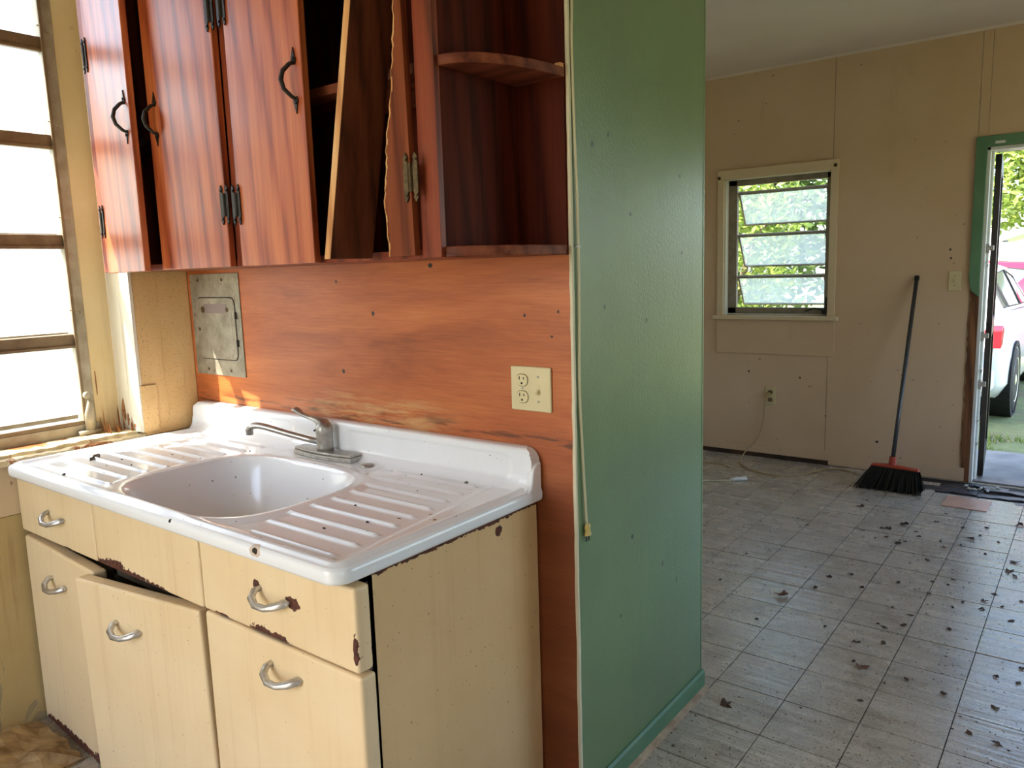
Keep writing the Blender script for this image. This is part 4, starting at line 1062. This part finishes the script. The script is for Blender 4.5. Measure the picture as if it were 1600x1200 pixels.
bm_.add([(1.572, 3.512, .139), (1.826, 3.512, .131), (1.826, 3.553, .131), (1.572, 3.553, .139), (1.507, 3.475, .012), (1.832, 3.475, .012), (1.832, 3.565, .012), (1.507, 3.565, .012)], [(0, 1, 5, 4), (1, 2, 6, 5), (2, 3, 7, 6), (3, 0, 4, 7), (4, 5, 6, 7)])
bro = obj('bristles', bm_, M_brist, brm); bro['kind'] = 'stuff'

# ---------------------------------------------------------------- loose tile and torn floor by the doorway
M_tan = M_pink
t1 = obj('loose_tile', MB().box(0, 0.225, 0, 0.225, 0.0, 0.004), M_tan, local=True, loc=(1.985, 3.325, 0.0012), rot=(0, 0, rad(-1)))
tag(t1, 'loose tan pink floor tile in front of the doorway', 'tile')
rr = random.Random(31)
for k, (x, y, l, w_, a, lab) in enumerate(((1.95, 3.70, .34, .11, .05, 'torn black sheet of underlay right of the broom'), (2.28, 3.66, .30, .06, .12, 'long torn black floor strip before the threshold'), (2.32, 3.78, .34, .05, -.1, 'black floor strip lying against the threshold'), (2.45, 3.60, .26, .045, .25, 'curled black floor strip at the right of the doorway'), (2.16, 3.86, .22, .05, -.2, 'short black strip at the foot of the door jamb'))):
    n = 10; top_ = [(-l/2+l*i/n, w_/2+rr.uniform(-.012, .012)) for i in range(n+1)]; bot = [(-l/2+l*i/n, -w_/2+rr.uniform(-.012, .012)) for i in range(n, -1, -1)]
    o = obj('floor_scrap', MB().prism(top_+bot, -0.005, 0.0005+0.004*(k % 3), 'z'), M_black_lino, local=True, loc=(x, y, 0.0), rot=(0, 0, a)); tag(o, lab, 'floor scrap', 'torn floor scraps at the doorway')

# rubble by the jamb
for k in range(14):
    crumb('paint_chip', 2.10+rr.uniform(-.06, .16), 3.78+rr.uniform(-.05, .10), 0.003, rr.uniform(.008, .02), simple('pale_paint_chip', srgb(196, 190, 176), 0.6) if k == 0 else bpy.data.materials['pale_paint_chip'], 100+k, 'pale chip of paint on the floor at the door jamb foot', 'paint chip', 'paint chips at the door jamb')

DEB = [(1.613, 3.079, 2), (1.614, 3.219, 1), (1.884, 2.862, 2), (1.826, 2.756, 2), (1.721, 2.663, 1), (1.797, 2.749, 1), (1.845, 2.613, 1), (1.915, 2.549, 2), (1.934, 2.596, 1), (1.801, 2.574, 0), (1.952, 2.78, 1), (1.979, 2.706, 1), (2.012, 3.002, 1), (2.035, 3.176, 1), (2.14, 2.974, 1), (2.24, 3.026, 1), (2.198, 2.8, 2), (2.228, 2.883, 0), (2.313, 2.825, 1), (2.106, 2.605, 1), (2.078, 2.689, 0), (2.168, 2.688, 0), (2.069, 2.384, 1), (2.279, 2.613, 0), (2.398, 2.561, 2), (2.389, 2.431, 2), (2.417, 2.38, 1), (2.015, 2.035, 1), (1.824, 2.02, 1), (1.75, 1.935, 1), (1.732, 1.782, 1), (1.897, 1.898, 1), (2.202, 2.198, 1), (2.132, 2.126, 0), (2.193, 2.126, 0), (2.142, 1.986, 1), (2.365, 2.119, 1), (2.336, 2.022, 1), (2.342, 1.934, 1), (2.405, 1.999, 1), (2.444, 1.875, 1), (2.262, 1.667, 1), (2.122, 1.72, 1), (2.046, 1.755, 1), (2.058, 1.551, 1), (2.032, 1.571, 0), (1.871, 1.435, 0), (1.63, 1.353, 0), (1.357, 1.645, 0), (1.34, 2.013, 0), (1.381, 2.674, 0), (1.456, 2.588, 1), (2.269, 1.966, 0), (2.243, 1.891, 0), (2.377, 3.162, 2), (2.46, 2.098, 1), (2.028, 1.217, 0), (2.111, 0.967, 1), (1.766, 0.705, 2), (2.203, 1.19, 1), (2.444, 1.373, 1), (2.414, 0.964, 1), (2.462, 1.159, 1), (2.488, 0.951, 1), (2.319, 1.156, 1), (2.508, 1.483, 1), (2.506, 1.369, 1), (2.149, 1.125, 0), (2.0, 1.369, 1), (2.085, 1.415, 1), (2.116, 1.611, 1)]
for k, (x, y, s) in enumerate(DEB):
    sz = (0.009, 0.015, 0.026)[s]*random.Random(k).uniform(.8, 1.2)
    crumb('leaf_fragment', x, y, 0.0, sz, (M_leafk, M_leafd, M_leafd)[s], 200+k, ('tiny black', 'small dark', 'crumpled dark brown')[s] + ' leaf fragment ' + ('on the tiles nearest the doorway' if y > 2.9 else 'in the cluster of leaves between broom and doorway' if y > 2.3 else 'on the middle tiles of the far room' if y > 1.5 else 'on the nearest tiles by the green panel'), 'leaf', 'leaf fragments scattered over the tile floor', leaf=(s > 0))
crumb('dry_leaf', 1.647, 1.615, 0.0, 0.047, M_leafb, 77, 'large flat brown dead leaf alone on tiles near the green panel', 'leaf', leaf=True)
crumb('leaf_clump', 2.059, 1.188, 0.0, 0.026, M_leafb, 78, 'small brown leaf clump in the middle of the near tiles', 'leaf', leaf=True)
cr_ = MB(); rr = random.Random(55)
for k in range(2400):
    y = rr.uniform(0.3, 3.7); x = rr.uniform(1.68 if y < .8 else 0.9, 3.0); s = rr.uniform(.001, .0034); h = s*.6
    if y > 3.4 or (1.45 < x < 1.9 and y > 3.4) or (1.95 < x < 2.25 and y > 3.3): continue
    a = rr.uniform(0, 3.1); ca, sa = math.cos(a)*s*rr.uniform(1, 2.2), math.sin(a)*s
    cr_.add([(x-ca, y-sa, 0.0), (x+sa, y-ca*.5, 0.0), (x+ca, y+sa, 0.0), (x, y, h+.001)], [(0, 1, 3), (1, 2, 3), (2, 0, 3)])
co = obj('floor_crumbs', cr_, M_leafk); tag(co, 'fine dark crumbs of leaf litter over the tile floor', 'litter', kind='stuff')

# crumpled lino and litter in the corner at the foot of the cabinet
def crumple(name, cx, cy, w, d, h, seed, mat, label):
    rr = random.Random(seed); m = MB(); n = 14
    ph_ = [(rr.uniform(3, 9), rr.uniform(3, 9), rr.uniform(0, 6)) for _ in range(4)]
    for lay in (0, 1):
        for j in range(n+1):
            for i in range(n+1):
                u, v = i/n, j/n; e = min(u, 1-u, v, 1-v)*4
                z = h*(0.25+0.75*min(1, e))*(0.5+0.5*sum(abs(math.sin(a*u+b*v+c)) for a, b, c in ph_)/4*1.1) if lay == 0 else 0.0
                m.v.append((cx+(u-.5)*w+rr.uniform(-.008, .008), cy+(v-.5)*d+rr.uniform(-.008, .008), max(0.0, z+rr.uniform(-.006, .006)) if lay == 0 else 0.0))
    q = (n+1)*(n+1)
    for j in range(n):
        for i in range(n):
            a = j*(n+1)+i; m.f.append([a, a+1, a+n+2, a+n+1]); m.mi.append(0)
    ring = [i for i in range(n+1)]+[j*(n+1)+n for j in range(1, n+1)]+[n*(n+1)+i for i in range(n-1, -1, -1)]+[j*(n+1) for j in range(n-1, 0, -1)]
    for k in range(len(ring)):
        a, b = ring[k], ring[(k+1) % len(ring)]; m.f.append([a, b, q+b, q+a]); m.mi.append(0)
    return tag(obj(name, m, mat), label, 'debris')
M_lino = simple('crumpled_brown_lino', srgb(122, 92, 58), 0.75, c2=srgb(186, 158, 112), nscale=14)
crumple('crumpled_lino', 0.15, -0.90, 0.34, 0.50, 0.07, 3, M_lino, 'crumpled brown linoleum heap at the foot of the cabinet')
crumple('paper_scrap', 0.44, -0.80, 0.19, 0.20, 0.045, 6, simple('dirty_grey_paper', srgb(132, 120, 98), 0.8, c2=srgb(74, 58, 42), nscale=24), 'dirty grey paper scrap beside the crumpled linoleum')

# ================================================================ OUTSIDE
def grass_ground():
    t = NT('lawn'); p = t.pos()
    k = t.ramp(t.noise(p, 2.2, 6, 0.7), [(0.3, srgb(112, 102, 84)), (0.5, srgb(112, 122, 78)), (0.72, srgb(140, 150, 98))])
    k = t.mix(t.sm(t.noise(p, 5, 4), 0.62, 0.7), k, srgb(150, 134, 108)); t.col(k); t.rough(0.9); t.bump(t.noise(p, 40, 4), 0.6, 0.03); return t.m
gd = structure(obj('ground', MB().box(-40, 40, -40, 45, -0.4, -0.13), grass_ground()), 'patchy green lawn outside the doorway', 'ground')
tag(obj('concrete_step', MB().box(1.4, 3.6, YF+0.17, 5.22, -0.13, -0.06), simple('grey_concrete', srgb(122, 122, 122), 0.8, c2=srgb(150, 148, 144), nscale=6, bump=0.3), bevel=0.01), 'grey concrete step outside the open door', 'step')
gt = MB(); rr = random.Random(41)
for k in range(6500):
    x = rr.uniform(1.2, 3.4); y = rr.uniform(5.25, 8.5); h = rr.uniform(.02, .06); w_ = rr.uniform(.003, .007); a = rr.uniform(0, 6.28)
    if math.sin(x*5)*math.sin(y*4+1) > .55 or (y > 6.1 and x < 2.5): continue
    dx, dy = w_*math.cos(a), w_*math.sin(a); lx, ly = rr.uniform(-.03, .03), rr.uniform(-.03, .03)
    gt.add([(x-dx, y-dy, -.131), (x+dx, y+dy, -.131), (x+lx, y+ly, -.13+h)], [(0, 1, 2)])
go = obj('grass', gt, simple('grass_blades', srgb(104, 132, 58), 0.7, c2=srgb(160, 172, 84), nscale=3)); tag(go, 'short sunlit grass between the step and the white car', 'grass', kind='stuff')

def leaf_mat(name, c, c2):
    t = NT(name); k = t.ramp(t.noise(t.pos(), 6, 3), [(0.3, c), (0.7, c2)]); t.col(k); t.rough(0.5)
    tl = t.n('ShaderNodeBsdfTranslucent'); t.l(k, tl.inputs[0]); mx = t.n('ShaderNodeMixShader'); mx.inputs[0].default_value = 0.4
    t.l(t.b.outputs[0], mx.inputs[1]); t.l(tl.outputs[0], mx.inputs[2]); t.l(mx.outputs[0], t.out.inputs[0]); return t.m
M_leaf1 = leaf_mat('fresh_green_leaves', srgb(92, 122, 48), srgb(158, 172, 82))
M_leaf2 = leaf_mat('deep_green_leaves', srgb(66, 92, 42), srgb(112, 136, 64))
M_bark = simple('grey_bark', srgb(94, 80, 66), 0.9, c2=srgb(128, 110, 92), nscale=20, bump=0.5)
def tree(name, label, x, y, trunk_h, blobs, nleaf, size, mat, seed, group='trees and bushes outside'):
    rr = random.Random(seed); t = thing(name, label, 'tree' if 'tree' in name else 'bush', (x, y, -0.13), group=group)
    tk = MB().tube([(x, y, -.2), (x+.05, y, trunk_h*.5), (x, y+.05, trunk_h)], [.12 if trunk_h > 2 else .05, .09 if trunk_h > 2 else .035, .05 if trunk_h > 2 else .02], 8)
    for (bx, by, bz, rx, ry, rz) in blobs: tk.tube([(x, y, trunk_h*.7), (x+bx*.5, y+by*.5, (trunk_h+bz)*.5), (x+bx, y+by, bz)], [.035, .025, .012], 6)
    obj('trunk', tk, M_bark, t, smooth=True)
    m = MB(); tot = sum(b[3]*b[4]*b[5] for b in blobs)
    for (bx, by, bz, rx, ry, rz) in blobs:
        for _ in range(int(nleaf*rx*ry*rz/tot)):
            while True:
                u = Vector((rr.uniform(-1, 1), rr.uniform(-1, 1), rr.uniform(-1, 1)))
                if .25 < u.length < 1: break
            c = Vector((x+bx+u.x*rx, y+by+u.y*ry, bz+u.z*rz)); a = Vector((rr.gauss(0, 1), rr.gauss(0, 1), rr.gauss(0, .6))).normalized(); b = a.cross(Vector((rr.gauss(0, 1), rr.gauss(0, 1), rr.gauss(0, 1)))).normalized()
            s = size*rr.uniform(.6, 1.2)
            m.add([c-a*s, c-b*s*.42, c+a*s, c+b*s*.42], [(0, 1, 2, 3)])
    f = obj('foliage', m, mat, t); f['kind'] = 'stuff'
tree('leafy_bush', 'green leafy bush just outside the far window', -0.35, 6.1, 1.4, [(0, 0, 1.5, .65, .6, .75), (-.9, .3, 1.7, .7, .5, .8), (.35, .2, 1.9, .3, .4, .5), (-.4, .2, 2.4, .7, .5, .5), (-.3, .2, .8, .7, .5, .6)], 7500, .05, M_leaf1, 1)
tree('garden_tree', 'broad green tree behind the far window bush', -1.8, 9.5, 2.6, [(0, 0, 3.2, 1.8, 1.4, 1.3), (1.4, 0, 2.4, 1.1, 1.0, 1.1), (-1.2, 0, 2.4, 1.2, 1.0, 1.2), (.3, 0, 1.4, 1.3, 1.0, .9)], 11000, .085, M_leaf2, 2)
tree('yard_tree', 'tall sunlit tree above the white fence beyond the door', 1.75, 19.0, 3.2, [(0, 0, 4.2, 1.9, 1.5, 1.3), (.9, 0, 3.3, 1.4, 1.2, 1.0), (-1.0, 0, 3.0, 1.4, 1.2, 1.1), (0, .2, 5.4, 1.5, 1.2, 1.0)], 11000, .12, M_leaf1, 3)

# white fence, carport, cars
M_white = simple('white_painted_siding', srgb(226, 226, 222), 0.6)
fn = thing('white_fence', 'bright white board fence across the yard beyond the cars', 'fence', (1.8, 14.6, -0.13))
bd = MB().box(-0.09, 0.09, -0.012, 0.012, 0.0, 1.75).mesh('fence_board', M_white)
for k in range(26):
    o = bpy.data.objects.new('fence_board', bd); col.objects.link(o); o.parent = fn; o.location = (-2.4+k*0.185, 0, 0)
obj('rail', MB().box(-0.7, 4.2, 14.612, 14.65, 1.3, 1.38), M_white, fn)
pc = thing('carport', 'white pitched carport roof on posts beyond the fence', 'carport', (2.0, 15.3, -0.13))
cr = MB().prism([(1.0, 1.72), (2.9, 2.42), (4.8, 1.72), (4.8, 1.62), (2.9, 2.30), (1.0, 1.62)], 15.2, 17.6, 'y'); obj('roof', cr, M_white, pc)
for x in (1.15, 2.15, 4.65): obj('post', MB().box(x-.04, x+.04, 15.26, 15.34, -.13, 1.66 + (0.32 if x == 2.15 else 0)), simple('grey_post', srgb(120, 120, 124), 0.6), pc)

M_cwhite = simple('white_car_paint', srgb(232, 234, 236), 0.2, coat=0.6, nscale=1)
M_cred = simple('red_car_paint', srgb(196, 30, 52), 0.22, coat=0.6, nscale=1)
M_cglass = simple('dark_car_glass', srgb(60, 74, 78), 0.06, nscale=1, spec=0.9)
M_tyre = simple('black_tyre', srgb(34, 34, 36), 0.75)
M_tail = simple('red_tail_lamp', srgb(206, 30, 40), 0.15)
M_rim = simple('silver_wheel_rim', srgb(188, 190, 194), 0.3, 0.7)
def car(name, label, paint, loc, heading):
    t = thing(name, label, 'car', loc, rot=(0, 0, heading))
    # local: y forward, rear at y=0, x right. cross sections (y, halfwidth low, half width belt, z low, belt)
    secs = [(0.00, .66, .70, .42, .80), (.06, .78, .80, .30, .92), (.30, .86, .86, .22, .97), (.90, .88, .88, .20, .98), (1.9, .88, .88, .20, .95), (2.9, .88, .87, .20, .92), (3.7, .86, .83, .22, .84), (4.2, .78, .72, .26, .72), (4.35, .62, .58, .36, .60)]
    m = MB(); N = 12
    for (y, wl, wb, zl, zb) in secs:
        ring = [(-wl*.92, zl), (-wl, zl+.12), (-wl*1.005, (zl+zb)/2), (-wb*.97, zb-.06), (-wb*.9, zb), (-wb*.4, zb+.02), (wb*.4, zb+.02), (wb*.9, zb), (wb*.97, zb-.06), (wl*1.005, (zl+zb)/2), (wl, zl+.12), (wl*.92, zl)]
        m.v += [(x, y, z) for x, z in ring]
    for i in range(len(secs)-1):
        for k in range(N): m.f.append([i*N+k, i*N+(k+1) % N, (i+1)*N+(k+1) % N, (i+1)*N+k]); m.mi.append(0)
    m.f += [list(range(N)), [(len(secs)-1)*N+k for k in reversed(range(N))]]; m.mi += [0, 0]
    b = obj('body', m, paint, t, local=True, smooth=True)
    # cabin
    cs_ = [(.32, .74, .60, .96, .99), (.75, .78, .60, .98, 1.26), (1.15, .79, .585, .98, 1.40), (1.8, .79, .585, .97, 1.44), (2.4, .79, .59, .95, 1.40), (3.15, .77, .66, .93, .98)]
    m = MB(); N = 6
    for (y, wb, wt, zb, zt) in cs_: m.v += [(-wb, y, zb), (-wt, y, zt-.03), (-wt*.8, y, zt), (wt*.8, y, zt), (wt, y, zt-.03), (wb, y, zb)]
    for i in range(len(cs_)-1):
        for k in range(N-1): m.f.append([i*N+k, i*N+k+1, (i+1)*N+k+1, (i+1)*N+k]); m.mi.append(0)
    m.f += [list(range(N)), [(len(cs_)-1)*N+k for k in reversed(range(N))]]; m.mi += [0, 0]
    obj('cabin', m, paint, t, local=True, smooth=True)
    def side(yb, zb): # x on cabin side at y,z
        for i in range(len(cs_)-1):
            if cs_[i][0] <= yb <= cs_[i+1][0]:
                f = (yb-cs_[i][0])/(cs_[i+1][0]-cs_[i][0]); wb, wt, z0, z1 = [cs_[i][q]*(1-f)+cs_[i+1][q]*f for q in (1, 2, 3, 4)]
                g = (zb-z0)/max(.01, (z1-.03-z0)); return wb+(wt-wb)*g
        return .7
    for s in (-1, 1):
        for quad in ([(.80, 1.02), (.98, 1.02), (1.02, 1.28), (.93, 1.24)], [(1.05, 1.02), (1.85, 1.0), (1.85, 1.36), (1.10, 1.32)], [(1.93, 1.0), (2.75, .985), (2.45, 1.28), (1.93, 1.36)]):
            g = MB(); o_ = [(s*(side(y, z)+.006), y, z) for y, z in quad]; i_ = [(s*(side(y, z)-.01), y, z) for y, z in quad]
            g.add(o_+i_, [(0, 1, 2, 3), (7, 6, 5, 4), (0, 4, 5, 1), (1, 5, 6, 2), (2, 6, 7, 3), (3, 7, 4, 0)]); w_ = obj('side_window', g, M_cglass, t, local=True)
            fr_ = MB().tube([(p[0]+s*.002, p[1], p[2]) for p in o_]+[(o_[0][0]+s*.002, o_[0][1], o_[0][2])], .008, 6); obj('window_trim', fr_, M_tyre, w_, local=True)
        tl_ = MB().prism([(.03, .70), (.03, .86), (.14, .90), (.20, .86), (.13, .73)], s*.70, s*.848, 'x'); obj('tail_lamp', tl_, M_tail, t, local=True, bevel=.01)
        for yw in (.85, 3.45):
            ar = MB().lathe([(.365, s*.60), (.365, s*.883), (.33, s*.883), (.33, s*.6)], (0, yw, .30), 28, 'x'); 
            wh = obj('wheel', MB().lathe([(.20, s*.66), (.30, s*.665), (.325, s*.69), (.325, s*.86), (.30, s*.888), (.22, s*.892)], (0, yw, .325), 30, 'x'), M_tyre, t, local=True, smooth=True)
            rm = MB().lathe([(.215, s*.878), (.215, s*.895), (.19, s*.885), (.06, s*.89), (.02, s*.90)], (0, yw, .325), 24, 'x'); obj('rim', rm, M_rim, wh, local=True)
            wa = MB().lathe([(.375, s*.60), (.375, s*.889), (.328, s*.889), (.328, s*.60)], (0, yw, .325), 30, 'x'); obj('wheel_arch', wa, M_black, t, local=True)
    rw = MB().add([(-.60, .345, 1.0), (.60, .345, 1.0), (.50, .735, 1.245), (-.50, .735, 1.245), (-.60, .40, .98), (.60, .40, .98), (.50, .76, 1.22), (-.50, .76, 1.22)], [(0, 1, 2, 3), (7, 6, 5, 4), (0, 4, 5, 1), (1, 5, 6, 2), (2, 6, 7, 3), (3, 7, 4, 0)]); obj('rear_window', rw, M_cglass, t, local=True)
    obj('rear_bumper', MB().box(-.80, .80, -.04, .18, .30, .52), paint, t, local=True, bevel=.05, seg=4)
    obj('licence_plate', MB().box(-.15, .15, -.008, .01, .62, .75), M_whiteplug, t, local=True)
    return t
car('parked_car', 'white parked car seen from its rear right corner through the doorway', M_cwhite, (1.11, 6.42, -0.11), rad(-1.5))
car('parked_car', 'red parked car behind the white car', M_cred, (-0.6, 12.4, -0.11), rad(-90))

# neighbour house outside the kitchen window
nb = thing('neighbour_house', 'white sided house seen through the dusty kitchen window', 'house', (-4.6, -0.5, -0.13))
obj('wall', MB().box(-5.2, -4.66, -6.0, 6.0, -.13, 2.7), M_white, nb)
sd_ = MB().prism([(-0.010, 0), (0.010, 0), (0.0, 0.17), (-0.010, 0.17)], -6.0, 6.0, 'y').mesh('siding_board', M_white)
for k in range(16):
    o = bpy.data.objects.new('siding_board', sd_); col.objects.link(o); o.parent = nb; o.location = (-0.05, 0.5, 0.03+k*0.17)
obj('eave', MB().box(-5.4, -4.2, -6.3, 6.3, 2.7, 2.8), M_white, nb)
